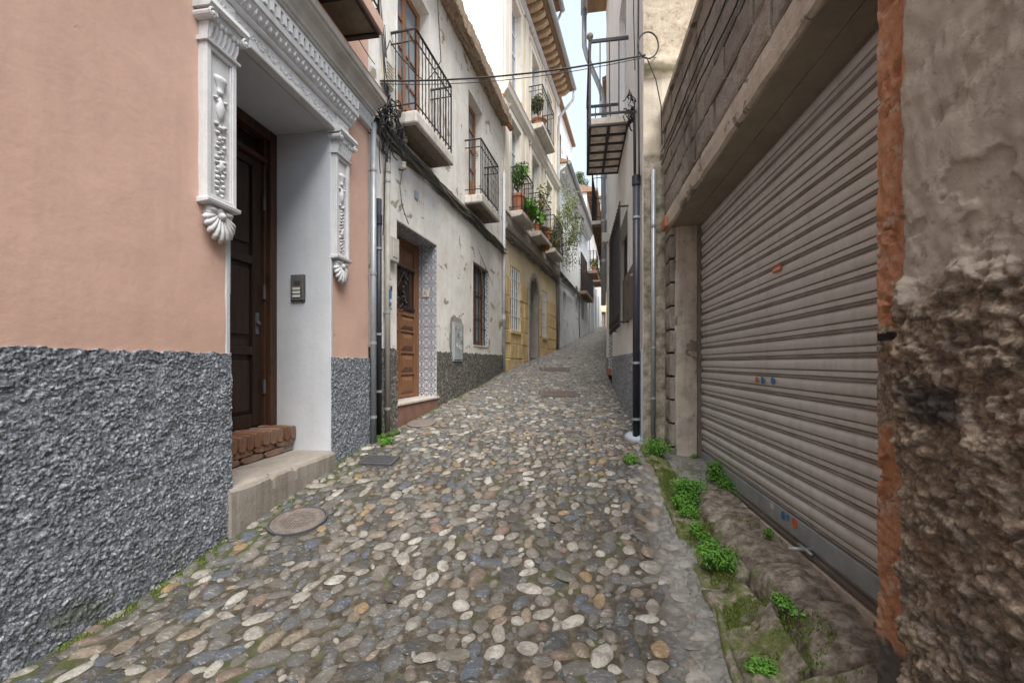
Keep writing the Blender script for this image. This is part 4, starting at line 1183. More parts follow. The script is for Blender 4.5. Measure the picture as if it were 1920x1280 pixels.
def pilaster(u0, u1, seed):
    z0, z1 = .925, 1.80; pw = .055
    mb = MB()
    mb.box(u0, u1, -.01, pw - .018, z0, z1)
    bd = .030
    mb.box(u0, u0 + bd, pw - .018, pw, z0, z1); mb.box(u1 - bd, u1, pw - .018, pw, z0, z1)
    mb.box(u0 + bd, u1 - bd, pw - .018, pw - .001, z1 - bd, z1); mb.box(u0 + bd, u1 - bd, pw - .018, pw - .001, z0, z0 + bd)
    mb.box(u0 + bd, u0 + bd + .010, pw - .018, pw - .008, z0 + bd, z1 - bd); mb.box(u1 - bd - .010, u1 - bd, pw - .018, pw - .008, z0 + bd, z1 - bd)
    # ledge under it
    mb.prism([(-.01, z0 - .030), (pw + .018, z0 - .022), (pw + .022, z0 - .001), (-.01, z0 + .002)], u0 - .014, u1 + .014)
    p = mb.build('pilaster', 'carved', PK, bevel=.003, seg=1)
    mb = MB(); relief_urn(mb, (u0 + u1) / 2, pw - .014, z0 + .03, (z1 - z0 - .06), seed)
    mb.build('carving', 'carved', p, smooth=True)
    # scallop shell bracket under the pilaster
    mb = MB(); uc = (u0 + u1) / 2; zt = z0 - .03; N = 11
    for k in range(N):
        a = math.pi * (k + .5) / N; L = .085 if k in (0, N - 1) else .115 + .055 * math.sin(a) ** 3
        dx, dz = math.cos(a), -math.sin(a)
        pts = [(uc + dx * L * q, .012 + .040 * (1 - (q - .55) ** 2 * 1.6) * (.6 + .4 * math.sin(a)), zt - .03 + dz * L * q) for q in (.12, .35, .6, .85, 1.0)]
        mb.tube(pts, [.007, .011, .015, .019, .010], 7)
    mb.ball((uc, .05, zt - .045), (.026, .026, .024), 8, 6)
    for q in (-1, 1): mb.ball((uc + q * .055, .04, zt - .022), (.035, .024, .018), 8, 5)
    mb.prism([(-.01, zt - .0), (.05, zt), (.035, zt - .06), (-.01, zt - .13)], uc - .075, uc + .075)
    mb.build('shell_bracket', 'carved', p, smooth=True)
    # capital
    mb = MB()
    mb.prism([(-.01, z1), (pw + .016, z1), (pw + .018, z1 + .012), (pw + .004, z1 + .024), (-.01, z1 + .024)], u0 - .014, u1 + .014)
    mb.prism([(-.01, z1 + .024), (pw, z1 + .024), (pw + .012, z1 + .11), (pw + .035, z1 + .165), (-.01, z1 + .165)], u0 + .002, u1 - .002)
    mb.prism([(-.01, z1 + .168), (pw + .05, z1 + .168), (pw + .062, z1 + .185), (pw + .055, z1 + .215), (-.01, z1 + .215)], u0 - .035, u1 + .035)
    for q in (u0 - .012, u1 + .012):
        mb.tube([(q, -.005, z1 + .135), (q, pw + .045, z1 + .135)], .024, 12); spiral(mb, (q, z1 + .135), .030, 1.5, pw + .05, 1, .007)
        mb.ball((q, pw + .05, z1 + .135), (.012, .012, .012), 8, 6)
    for k in range(7):
        x = u0 + .015 + (u1 - u0 - .03) * k / 6
        mb.ball((x, pw + .018, z1 + .135 + .008 * math.sin(k * 2)), (.017, .016, .02), 7, 5)
        mb.tube([(x, pw - .002, z1 + .03), (x + .006, pw + .006, z1 + .07), (x, pw + .022, z1 + .105)], [.006, .012, .007], 5)
    mb.build('capital', 'carved', p, bevel=0)
    return p
pilaster(HD[0] - .215, HD[0] - .004, 3)
pilaster(HD[1] + .010, HD[1] + .225, 8)
ea, eb = HD[0] - .26, HD[1] + .255
arch = MB()
arch.box(ea + .04, eb - .04, -.01, .045, HD[3] + .002, 2.135)
arch.prism([(-.01, HD[3] - .0), (.062, HD[3]), (.066, HD[3] + .016), (-.01, HD[3] + .020)], ea + .04, eb - .04)
arch.prism([(-.01, 2.136), (.065, 2.136), (.075, 2.15), (.075, 2.165), (-.01, 2.165)], ea + .02, eb - .02)
ent = arch.build('entablature', 'carved', PK, bevel=.003, seg=1)
mb = MB(); scrolls(mb, HD[0] + .0, HD[1] - .02, HD[3] + .03, 2.125, .046, .11, 4); 
for q in (HD[0] - .11, HD[1] + .11):
    mb.box(q - .09, q + .09, .04, .058, HD[3] + .03, 2.125); scrolls(mb, q - .08, q + .08, HD[3] + .04, 2.115, .06, .08, 5)
mb.build('scroll_frieze', 'carved', ent, smooth=False)
# egg and dart
mb = MB(); mb.prism([(-.01, 2.166), (.07, 2.166), (.112, 2.225), (.112, 2.232), (-.01, 2.232)], ea, eb)
ne = 34
for i in range(ne):
    u = ea + .03 + (eb - ea - .06) * i / (ne - 1)
    if i % 2 == 0: mb.ball((u, .088, 2.196), (.017, .022, .024), 8, 6)
    else: mb.tube([(u, .074, 2.172), (u, .098, 2.196), (u + .004, .112, 2.222)], [.005, .013, .006], 5)
mb.build('egg_and_dart', 'carved', ent, smooth=False)
mb = MB(); mb.prism([(-.01, 2.233), (.125, 2.233), (.130, 2.275), (.118, 2.280), (-.01, 2.280)], ea - .01, eb + .01)
mb.prism([(-.01, 2.281), (.10, 2.281), (.10, 2.365), (-.01, 2.365)], ea + .01, eb - .01)
mb.build('fascia', 'carved', ent, bevel=.003, seg=1)
dm = MB().box(-.014, .014, -.022, .022, -.034, .034); d_ = dm.build('dentil', 'carved', None, W0); dme = d_.data; bpy.data.objects.remove(d_)
nd = 26
for i in range(nd):
    inst('dentil', dme, ent, loc_of(PK, ea + .035 + (eb - ea - .07) * i / (nd - 1), .118, 2.322))
ce = pe - .005
mb = MB(); mb.prism([(-.01, 2.366), (.132, 2.366), (.132, 2.378), (.05, 2.384), (-.01, 2.384)], ea - .01, eb + .01); mb.build('upper_fillet', 'carved', ent)
mb = MB(); mb.prism([(-.01, 2.352), (.052, 2.352), (.058, 2.366), (-.01, 2.366)], eb + .012, ce); mb.box(.4, ea - .012, -.01, .055, 2.352, 2.365)
mb.box(.4, ce, -.01, .040, 2.385, 2.505); mb.build('upper_frieze', 'carved', ent, bevel=.002, seg=1)
mb = MB(); scrolls(mb, .5, ce - .05, 2.395, 2.495, .042, .17, 6, .005); mb.build('upper_scrolls', 'carved', ent)
cn = MB(); cn.prism([(-.01, 2.506), (.055, 2.506), (.06, 2.52), (.075, 2.523), (.08, 2.55), (.115, 2.585), (.165, 2.60), (.17, 2.615), (.192, 2.62), (.197, 2.665), (-.01, 2.68)], .2, ce + .02)
cn.build('cornice', 'cornice', ent)
cn = MB(); cn.prism([(-.01, 2.681), (.190, 2.668), (.20, 2.68), (.18, 2.70), (-.01, 2.74)], .2, ce + .02); cn.build('cornice_cap', 'pink', ent)
# balcony over the door
bl = MB(); b0, b1, bw = 2.15, 3.56, .40
bl.box(b0, b1, .0, bw, 2.90, 3.02)
bal = bl.build('balcony', 'pink', PK, bevel=.006)
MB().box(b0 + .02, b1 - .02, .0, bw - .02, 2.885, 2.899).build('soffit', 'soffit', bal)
mb = MB()
for u in (b0 + .02, b0 + .48, b0 + .94, b1 - .06): mb.box(u, u + .045, .002, bw - .03, 2.865, 2.884)
mb.box(b0 + .066, b1 - .061, bw - .045, bw - .022, 2.868, 2.8845); mb.build('soffit_beam', 'dark_wood', bal)
railing(bal, 'railing', b0 + .03, b1 - .03, 0, bw - .03, 3.02, 1.0, .12)
wh = (2.35, 3.3, 3.03, 5.2)
MB().box(wh[0], wh[1], .005, .03, wh[2], wh[3]).build('balcony_door', 'shutter_wood', PK)

# intercom on the reveal (faces the camera): things fixed to the reveal wall
ic = root(FP, 'intercom', 'steel door intercom panel on the white reveal of the pink house doorway', 'intercom', (HD[1] - .003, -.29, .64))
mb = MB(); mb.box(HD[1] - .022, HD[1] - .002, -.355, -.225, .53, .76); mb.build('backplate', 'cast', ic, bevel=.003)
mb = MB(); mb.box(HD[1] - .028, HD[1] - .022, -.348, -.232, .54, .75); mb.build('faceplate', 'steel', ic, bevel=.002)
mb = MB()
for k in range(5): mb.box(HD[1] - .030, HD[1] - .028, -.32, -.26, .70 - k * .008, .703 - k * .008)
mb.build('speaker_slots', 'cast', ic)
for k in range(3):
    MB().box(HD[1] - .033, HD[1] - .028, -.330, -.262, .565 + k * .032, .585 + k * .032).build('name_button', 'label_white', ic)
    MB().box(HD[1] - .033, HD[1] - .028, -.256, -.242, .568 + k * .032, .582 + k * .032).build('call_button', 'cast', ic)
# a small grey letter plate hanging inside the near jamb and the wire stub
mp = root(FP, 'wall_plate', 'grey metal strip on the near jamb under the carved shell bracket', 'metal plate', (HD[0] + .01, -.02, .6))
MB().box(HD[0] + .005, HD[0] + .012, -.09, .0, .42, .80).build('plate', 'galv', mp)

# pipes at the corner of the pink house -------------------------------------------
def pipe(F, name, label, u, w, z0, z1, r, mat, clips=(), cat='pipe', sock=None, shoe=False, group=None):
    o = root(F, name, label, cat, (u, w, z0), group)
    mb = MB(); pts = [(u, w, z1), (u, w, z0 + (.10 if shoe else 0))]
    if shoe: pts += [(u, w + .02, z0 + .04), (u, w + .07, z0)]
    mb.tube(pts, r, 14); mb.build('tube', mat, o, smooth=True)
    for z in clips:
        mb = MB(); mb.lathe((u, w, z), [(r * 1.08, -.012), (r * 1.16, -.012), (r * 1.16, .012), (r * 1.08, .012)], 14); mb.box(u - .006, u + .006, w - r - .04, w - r, z - .01, z + .01)
        mb.build('bracket', 'galv', o)
    for z in (sock or ()):
        mb = MB(); mb.lathe((u, w, z), [(r, -.05), (r * 1.22, -.045), (r * 1.22, .05), (r, .055)], 14); mb.build('socket', mat, o)
    return o
pipe(FP, 'downpipe', 'galvanised grey pipe against the corner of the pink house', pe + .0, .055, -.86, 2.42, .029, 'galv', (1.95, .9, .2, -.55), group=None)
pipe(F2, 'downpipe', 'black pipe between the two grey pipes beside the pink house', -.10, .05, -.80, 1.72, .030, 'pvc_dark', (1.2, .3, -.3), sock=(1.5,))
pipe(F2, 'conduit', 'slim beige grey pipe with a collar beside the white house door', .075, .05, -.78, 2.16, .029, 'pipe_beige', (1.98, .55, -.5), sock=(2.12,))
mb = MB(); 
for k in range(22):
    mb.ball((random.uniform(-.16, .12), random.uniform(.04, .14), -.80 + random.uniform(-.01, .04)), (.05, .045, .03), 7, 5)
o = mb.build('moss_patch', 'moss', None, F2, smooth=True); o['kind'] = 'stuff'; o['label'] = 'moss round the foot of the pipes'

# ------------------------------------------------------------------ AGED WHITE HOUSE (left, second)
H2 = root(F2, 'white_house', 'aged white house with a tiled doorway, brown panelled door and two iron balconies', 'house', (2.5, 0, -.6))
L2 = 5.05
def ft(py, px):                                               # height over the lens of a point on this facade
    x = (px - 960) / 800; t_ = (x * F2.o[1] - F2.o[0]) / (F2.d[0] - x * F2.d[1]); Y = F2.o[1] + F2.d[1] * t_
    return t_, (680 - py) * Y / 800
door2 = (.355, 1.47, -.47, 1.655)
win2 = (3.03, 3.93, .32, 1.80)
bd1 = (.375, 1.24, 2.80, 4.74)
bd2 = (2.79, 3.58, 2.80, 4.70)
wall(H2, 'wall', 'h2_plaster', -.28, L2, .155, 5.3, [(door2[0], door2[1], .155, door2[3]), win2, bd1, bd2], .07, .010, 4)
wall(H2, 'base_course', 'dado_grey', -.28, door2[0], -1.1, .16, [], .02, 0, 0, .012, rough(.010, 24, 15), .05, zj=.03)
wall(H2, 'base_course', 'dado_grey', door2[1], L2, -1.1, .16, [], .02, 0, 0, .012, rough(.010, 24, 15), .05, zj=.03)
body(H2, 'body', 'h2_plaster', -.28, L2 - .02, -5, -.45, -1.2, 5.25)
body(H2, 'gap_filler', 'h2_plaster', -.6, -.285, -1.0, -.03, -1.2, 5.2)
# tiled reveal of the door: tiles are separate pieces
TS = .149
tm = MB().box(-TS / 2, TS / 2, -.004, .004, -TS / 2, TS / 2); t_ = tm.build('tile', 'azulejo', None, W0); tile_me = t_.data; bpy.data.objects.remove(t_)
def tile_reveal(parent, h, depth, name='tiled_reveal'):
    u0, u1, z0, z1 = h
    mb = MB(); mb.box(u1 - .002, u1 + .012, -depth, .006, z0, z1 + .012); mb.box(u0 - .012, u0 + .002, -depth, .006, z0, z1 + .012)
    mb.box(u0 + .003, u1 - .003, -depth, .006, z1 - .002, z1 + .012)
    rv_ = mb.build(name, 'marble', parent)
    nr = max(1, int(round((z1 - z0) / .1505))); nc = max(1, int(round(depth / .1505))); nu = max(1, int(round((u1 - u0) / .1505)))
    sr, sc, su = (z1 - z0 - .006) / nr / .1505, (depth - .004) / nc / .1505, (u1 - u0 - .02) / nu / .1505
    for r_ in range(nr):
        for c in range(nc):
            w = -depth + depth * (c + .5) / nc
            inst('tile', tile_me, rv_, loc_of(parent, u1 - .006, w + .003, z0 + (z1 - z0 - .006) * (r_ + .5) / nr), (0, 0, R(90)), (sc, 1, sr))
            inst('tile', tile_me, rv_, loc_of(parent, u0 + .006, w + .003, z0 + (z1 - z0 - .006) * (r_ + .5) / nr), (0, 0, R(90)), (sc, 1, sr))
    for i in range(nu):
        for c in range(nc):
            inst('tile', tile_me, rv_, loc_of(parent, u0 + .01 + (u1 - u0 - .02) * (i + .5) / nu, -depth + depth * (c + .5) / nc + .003, z1 - .006), (R(90), 0, 0), (su, 1, sc))
    return rv_
tile_reveal(H2, door2, .30)
tile_reveal(H2, win2, .19)
# number tile on the reveal
nt = root(F2, 'number_tile', 'small cream number tile on the blue tiled door reveal', 'house number', (door2[1] - .01, -.15, .98))
MB().box(door2[1] - .026, door2[1] - .012, -.20, -.10, .93, 1.04).build('plaque', 'ceramic', nt, bevel=.004)
mb = MB()
mb.tube([(door2[1] - .028, -.135, .955), (door2[1] - .028, -.165, 1.015), (door2[1] - .028, -.165, .965)], .004, 4); mb.build('numeral', 'cast', nt)
# brown door
u0, u1, z0, z1 = door2; w = -.27
D = MB(); D.box(u0 + .008, u0 + .06, w - .06, w + .01, z0 + .005, z1 - .01); D.box(u1 - .06, u1 - .008, w - .06, w + .01, z0 + .005, z1 - .01); D.box(u0 + .06, u1 - .06, w - .06, w + .008, z1 - .06, z1 - .01)
d2 = D.build('door', 'brown_wood', H2, bevel=.005)
lf = MB(); a, b = u0 + .065, u1 - .065; zt = z1 - .065
lf.box(a, b, w - .05, w - .015, z0 + .01, zt)
rows = [(z0 + .05, z0 + .31), (z0 + .335, z0 + .595), (z0 + .62, z0 + .88), (z0 + .905, z0 + 1.10)]
cm = (a + b) / 2
sx = [(a, a + .08), (cm - .035, cm + .035), (b - .08, b)]
zg0, zg1 = z0 + 1.18, z1 - .40
for s0, s1 in (sx[0], sx[2]): lf.box(s0, s1, w - .02, w + .008, z0 + .01, zt)
lf.box(cm - .035, cm + .035, w - .02, w + .008, z0 + .01, zg0 - .04); lf.box(cm - .035, cm + .035, w - .02, w + .008, zg1 + .04, zt)
zs = [z0 + .01] + [x for r_ in rows for x in r_] + [zg0]
for k in range(0, len(zs) - 1, 2): lf.box(a + .08, b - .08, w - .02, w + .006, zs[k], zs[k + 1])
lf.box(a + .08, b - .08, w - .02, w + .006, zg0 - .04, zg0); lf.box(a + .08, b - .08, w - .02, w + .006, zg1, zg1 + .04); lf.box(a + .08, b - .08, w - .02, w + .006, zt - .04, zt)
leaf2 = lf.build('door_leaf', 'brown_wood', d2, bevel=.004)
def pyr(mb, a0, a1, z0_, z1_, w0, h):
    i = min(a1 - a0, z1_ - z0_) * .28
    V = [(a0, w0, z0_), (a1, w0, z0_), (a1, w0, z1_), (a0, w0, z1_), (a0 + i, w0 + h, z0_ + i), (a1 - i, w0 + h, z0_ + i), (a1 - i, w0 + h, z1_ - i), (a0 + i, w0 + h, z1_ - i)]
    mb.add(V, [(0, 1, 5, 4), (1, 2, 6, 5), (2, 3, 7, 6), (3, 0, 4, 7), (4, 5, 6, 7)])
for (p, q) in rows + [(zg1 + .05, zt - .05)]:
    for (l_, r_) in ((a + .085, cm - .04), (cm + .04, b - .085)):
        mb = MB(); pyr(mb, l_ + .01, r_ - .01, p + .01, q - .01, w - .016, .030); mb.build('raised_panel', 'brown_wood', d2)
MB().box(a + .08, b - .08, w - .013, w - .008, zg0, zg1).build('grille_backing', 'frame_wood', d2)
gr = MB()
for k in range(7):
    x = a + .10 + (b - a - .20) * k / 6; gr.tube([(x, w + .0, zg0), (x, w + .0, zg1)], .006, 5)
g = random.Random(3)
zm = (zg0 + zg1) / 2
for k in range(15):
    z_ = zg0 + .06 + (zg1 - zg0 - .1) * k / 14; q = 1 if k % 2 else -1
    c = (cm + q * g.uniform(.06, .22), z_); spiral(gr, c, g.uniform(.035, .06), 1.3, w + .016, q, .008, g.uniform(0, 6)); gr.ball((c[0], w + .02, c[1]), .018, 6, 4)
gr.tube([(cm - .03, w + .018, zg0), (cm + .06, w + .02, zm - .2), (cm - .07, w + .02, zm), (cm + .07, w + .02, zm + .2), (cm - .02, w + .018, zg1)], .010, 6)
for zz in (zg0 + .01, zg1 - .01):
    for k in range(11): spiral(gr, (a + .11 + (b - a - .22) * k / 10, zz), .028, 1, w + .012, 1, .008)
gr.build('iron_grille', 'iron', d2)
mb = MB(); mb.box(a + .02, a + .055, w + .008, w + .016, zg0 - .26, zg0 + .02); mb.tube([(a + .04, w + .015, zg0 - .04), (a + .04, w + .05, zg0 - .04), (a + .12, w + .055, zg0 - .04)], .009, 6)
spiral(mb, (a + .04, zg0 - .18), .03, 1.4, w + .03, 1, .007); mb.build('door_handle', 'cast', d2)
MB().box(cm - .06, cm + .06, w + .006, w + .014, zg0 - .035, zg0 - .005).build('letter_slot', 'brown_wood', d2)
# marble sill and red stone riser
MB().box(u0 - .01, u1 + .03, -.30, .04, z0 - .03, z0).build('door_sill', 'marble', H2, bevel=.005)
MB().box(u0, u1 + .008, -.30, .022, -1.0, z0 - .031).build('step_riser', 'red_stone', H2)
# window with iron bars
fw2 = window(H2, (win2[0] + .01, win2[1] - .01, win2[2] + .02, win2[3] - .01), -.11, 'brown_wood', 2, 3, .06)
mb = MB()
for k in range(5):
    x = win2[0] + .08 + (win2[1] - win2[0] - .16) * k / 4; mb.tube([(x, -.05, win2[2]), (x, -.05, win2[3])], .009, 5)
for z in (win2[2] + .32, win2[2] + .55, win2[2] + .98): mb.tube([(win2[0], -.05, z), (win2[1], -.05, z)], .008, 5)
mb.build('window_bars', 'iron', H2)
MB().box(win2[0] - .01, win2[1] + .01, -.19, .012, win2[2] - .03, win2[2]).build('window_sill', 'balcony_conc', H2, bevel=.004)
# balcony doors, slabs and railings
for (h, sl_, wd) in ((bd1, (.20, 1.30), .335), (bd2, (2.60, 3.70), .31)):
    reveal(H2, 'window_reveal', 'h2_plaster', h, .22, 0)
    f = window(H2, h, -.14, 'shutter_wood', 2, 5, .07, 'balcony_door')
    MB().box(h[0] + .09, h[1] - .09, -.188, -.15, h[2] + .07, h[2] + .55).build('door_panel', 'shutter_wood', f)
    s0, s1 = sl_; zt = 2.80; zb = 2.66
    mb = MB(); mb.prismw([(s0, zb), (s1, zb), (s1, zt), (s0, zt)], 0, wd)
    bb = mb.build('balcony', 'balcony_conc', H2, bevel=.02)
    mb = MB()
    for i in range(3):
        for j in range(2):
            a0 = s0 + .05 + (s1 - s0 - .1) * i / 3; a1 = s0 + .05 + (s1 - s0 - .1) * (i + 1) / 3; c0 = .0 + (wd - .04) * j / 2; c1 = (wd - .04) * (j + 1) / 2
            mb.box(a0 + .006, a1 - .006, c0 + .006, c1 - .006, zb - .012, zb - .001)
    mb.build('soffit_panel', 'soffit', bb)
    railing(bb, 'railing', s0 + .03, s1 - .03, -.02, wd - .03, zt, .92, .09)
# eaves: broken cane and tile verge
rf = root  # keep name free
mb = MB(); g = random.Random(9)
mb.prism([(-5.2, 7.5), (.18, 5.26), (.20, 5.28), (.20, 5.40), (-5.2, 7.8)], -.35, L2 + .02)
roof2 = mb.build('roof', 'roof_tile', H2)
U = np.linspace(-.35, L2 - .12, 150); Tt = np.linspace(0, 1, 16)
UU, TT = np.meshgrid(U, Tt, indexing='ij')
WW = -.03 + .26 * TT + .02 * fbm(UU * 6, TT * 3, 0, 3, 7); Z_ = 5.22 - .06 * TT + .035 * fbm(UU * 26, TT * 4, 0, 3, 77) + .03 * np.sin(UU * 60 + 3 * fbm(UU * 3, TT * 2)) * .4
mb = MB(); mb.grid(np.stack([UU, WW, Z_], -1)); mb.grid(np.stack([np.stack([U, WW[:, -1], Z_[:, -1]], -1), np.stack([U, WW[:, -1] + .01, Z_[:, -1] + .2], -1)], 1))
mb.build('eave_soffit', 'cane', roof2)
mb = MB(); mb.tube([(L2 - .25, .16, 5.22), (L2 - .02, .20, 5.16)], .06, 12); mb.build('ridge_pipe', 'terracotta', roof2, smooth=True)
# cracks in the plaster, real grooves filled dark
# things on the facade
mb_ = root(F2, 'meter_box', 'pale grey plastic meter box with a beige window beside the brown door', 'meter box', (.17, .0, 1.25))
MB().box(.105, .29, .0, .075, 1.13, 1.40).build('case', 'plastic_box', mb_, bevel=.008)
MB().box(.15, .255, .075, .080, 1.18, 1.36).build('cover_window', 'ceramic', mb_)
mb = MB(); mb.tube([(.275, .076, 1.15), (.275, .082, 1.15)], .008, 8); mb.build('lock', 'cast', mb_)
db = root(F2, 'doorbell', 'small worn doorbell and orange sticker on a metal strip beside the brown door', 'doorbell', (.17, 0, .85))
MB().box(.145, .215, .0, .03, .80, .87).build('button_case', 'steel', db, bevel=.005)
mb = MB(); mb.tube([(.18, .03, .835), (.18, .038, .835)], .012, 10); mb.build('button', 'cast', db)
MB().box(.14, .22, .008, .012, .88, .94).build('sticker', 'orange_sticker', db)
for k, (z, zz) in enumerate(((.84, .90), (.70, .80), (.62, .66))):
    MB().box(.055, .105, .079, .0815, z, zz).build('sticker', 'blue_sticker' if k else 'white_sticker', db)
hn = root(F2, 'number_plaque', 'faded square number tile painted high on the white wall', 'house number', (.95, 0, 2.0))
tt, zz = ft(366, 780)
MB().box(tt - .045, tt + .045, .008, .014, zz - .05, zz + .05).build('plaque', 'blue_paint', hn)
# utility cabinet
uc = root(F2, 'utility_cabinet', 'grey metal utility cabinet set in a rough cement patch in the white wall', 'utility cabinet', (2.25, 0, .3))
mb = MB(); U = np.linspace(1.93, 2.52, 30); Zc = np.linspace(.02, .74, 34); UU, ZZ_ = np.meshgrid(U, Zc, indexing='ij')
uu = (UU - 2.225) / .30; zz_ = (ZZ_ - .36) / .36
ok = (np.abs(uu) ** 4 + np.abs(zz_) ** 4 + .5 * fbm(UU * 9, ZZ_ * 9, 0, 3, 4)) < 1.0
mb.grid(np.stack([UU, .015 + .004 * fbm(UU * 20, ZZ_ * 20, 0, 3, 2), ZZ_], -1), ok[:-1, :-1]); mb.build('cement_surround', 'greystone', uc, smooth=True)
MB().box(2.03, 2.43, -.02, .034, .02, .63).build('frame', 'cabinet', uc, bevel=.004)
MB().box(2.055, 2.405, .034, .044, .05, .595).build('cabinet_door', 'cabinet', uc, bevel=.004)
mb = MB(); mb.ball((2.20, .045, .43), (.018, .008, .035), 8, 6); mb.box(2.35, 2.375, .044, .052, .30, .36); mb.build('lock', 'cast', uc)
MB().box(2.08, 2.13, .0445, .0465, .52, .57).build('sticker', 'orange_sticker', uc)
MB().box(2.15, 2.24, .0445, .0465, .535, .56).build('sticker', 'white_sticker', uc)
MB().box(2.30, 2.38, .0445, .0465, .42, .50).build('sticker', 'white_sticker', uc)
mb = MB(); spiral(mb, (2.17, .27), .045, 1.2, .046, 1, .005); spiral(mb, (2.28, .25), .05, 1.1, .046, -1, .005); mb.box(2.13, 2.2, .044, .047, .12, .13); mb.build('graffiti', 'white_sticker', uc)
# junction boxes, insulators
jb = root(F2, 'vent_box', 'beige louvred plastic vent high on the white wall by the pink cornice', 'vent', (.07, 0, 3.15))
MB().box(.02, .19, .0, .06, 3.02, 3.30).build('case', 'ceramic', jb, bevel=.01)
for k in range(7): MB().box(.035, .175, .06, .072, 3.04 + k * .036, 3.058 + k * .036).build('louvre', 'ceramic', jb)
for k, (px, py) in enumerate(((750, 262), (748, 313), (722, 228))):
    tt, zz = ft(py, px)
    i_ = root(F2, 'insulator', ['white ceramic cable insulator under the first balcony', 'white ceramic cable insulator hanging above the brown door', 'white ceramic insulator in the cable tangle at the pink corner'][k], 'insulator', (tt, .0, zz), 'ceramic insulators')
    mb = MB(); mb.lathe((tt, .06, zz), [(.012, .05), (.028, .045), (.032, .02), (.022, .012), (.034, .0), (.036, -.03), (.025, -.04)], 12); mb.build('ceramic', 'ceramic', i_, smooth=True)
    mb = MB(); mb.tube([(tt, .0, zz - .03), (tt, .06, zz - .05)], .008, 5); mb.build('hook', 'iron', i_)
jx = root(F2, 'junction_box', 'tilted beige junction box hanging in the tangle of cables', 'junction box', (.10, .05, 2.55))
tt, zz = ft(235, 727); MB().box(tt - .05, tt + .05, .02, .09, zz - .08, zz + .07).build('case', 'ceramic', jx, bevel=.01)
# tangle of cables at the corner
tg = MB(); g = random.Random(21)
for k in range(46):
    p0 = (g.uniform(-.22, .16), g.uniform(.03, .16), g.uniform(2.45, 2.75)); pts = [p0]
    d = Vector((g.uniform(-1, 1), g.uniform(-.4, .4), g.uniform(-1, 1))).normalized() * .07
    for q in range(8):
        d = (d + Vector((g.uniform(-.06, .06), g.uniform(-.03, .03), g.uniform(-.06, .06)))).normalized() * .06
        l = pts[-1]; nx = (min(.28, max(-.25, l[0] + d.x)), min(.20, max(.02, l[1] + d.y)), min(2.82, max(2.28, l[2] + d.z))); pts.append(nx)
    tg.tube(pts, g.uniform(.004, .009), 5)
for k in range(9):
    x = g.uniform(-.16, .13); tg.tube([(x, .07, 2.6), (x + g.uniform(-.02, .02), .05, 2.2), (x + g.uniform(-.03, .03), .045, g.uniform(1.3, 2.1))], .005, 5)
for k in range(6):
    x = g.uniform(-.05, .12); tg.tube([(x, .06, 2.6), (x + g.uniform(-.04, .04), .05, 3.1), (x + g.uniform(-.1, .1), .03, g.uniform(3.6, 5.2))], .005, 5)
o = tg.build('cable_tangle', 'cable', None, F2, smooth=True); o['label'] = 'dense tangle of black cables where the pink house meets the white house'; o['category'] = 'cables'
# bundle along the facade
bn = MB(); g = random.Random(4)
for k in range(9):
    w_ = .03 + g.uniform(0, .05); zo = g.uniform(-.05, .06); ph = g.uniform(0, 6)
    pts = [(-.05 + (L2 + .05) * i / 30, w_ + .008 * math.sin(i + ph), 2.47 + zo - .02 * math.sin(i * .8 + ph) + (.06 if i == 0 else 0)) for i in range(31)]
    bn.tube(pts, g.uniform(.006, .013), 5)
o = bn.build('cable_bundle', 'cable_grey', None, F2, smooth=True); o['label'] = 'sagging bundle of dusty cables under the balconies of the white house'; o['category'] = 'cables'
led2 = MB(); n = 90; A = []
for i in range(n + 1):
    u = -.1 + (L2 + .1) * i / n; k = float(fbm(np.array(u * 5), np.array(1.), 0, 4, 8)); 
    A.append([(u, -.01, 2.60 + .02 * k), (u, .05 + .02 * k, 2.57 + .01 * k), (u, .06 + .02 * k, 2.50), (u, .02, 2.44 + .03 * k), (u, -.01, 2.40 + .04 * k)])
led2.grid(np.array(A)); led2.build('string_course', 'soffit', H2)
tt, zz = ft(313, 748)
cable('loose_cable', [(tt, .05, zz), (tt - .05, .04, zz - .25), (tt, .04, zz - .45), (tt + .16, .04, zz - .62)], .006, 'loose cable end curling down from the insulator above the brown door', 0.01, 'cable_grey', F=F2)
cable('loose_cable', [(0, .08, 3.05), (-.08, .1, 3.25), (.0, .12, 3.45), (.25, .2, 3.35), (.5, .3, 3.3), (.62, .44, 3.6), (.5, .44, 4.4)], .006, 'thin cable looping from the pink corner up to the first balcony rail', 0.02, F=F2)
cable('thin_wire', [(-.35, .16, 2.95), (-.6, .1, 3.1), (-1.2, .03, 3.5)], .004, 'thin wire crossing the pink wall above the cornice', 0.02, F=F2)
pipe(F2, 'downpipe', 'flaking white pipe at the joint of the white and ochre houses', L2 - .10, .05, -.25, 4.2, .032, 'pipe_white', (1.2, .4), sock=(1.0,))
mbc = MB()
# plaster cracks as thin recessed-looking dark slivers that follow noise paths
g = random.Random(31)
for (px, py, px2, py2) in ((900, 480, 905, 560), (893, 462, 925, 540), (860, 440, 862, 470), (918, 565, 928, 580)):
    a_ = ft(py, px); b_ = ft(py2, px2); N = 12; L = []
    for k in range(N + 1):
        t_ = k / N; L.append((a_[0] + (b_[0] - a_[0]) * t_ + g.uniform(-.02, .02), .012, a_[1] + (b_[1] - a_[1]) * t_ + g.uniform(-.01, .01)))
    mbc.tube(L, [.001 + .005 * math.sin(math.pi * k / N) for k in range(N + 1)], 4)
mbc.build('crack', 'soffit', H2)

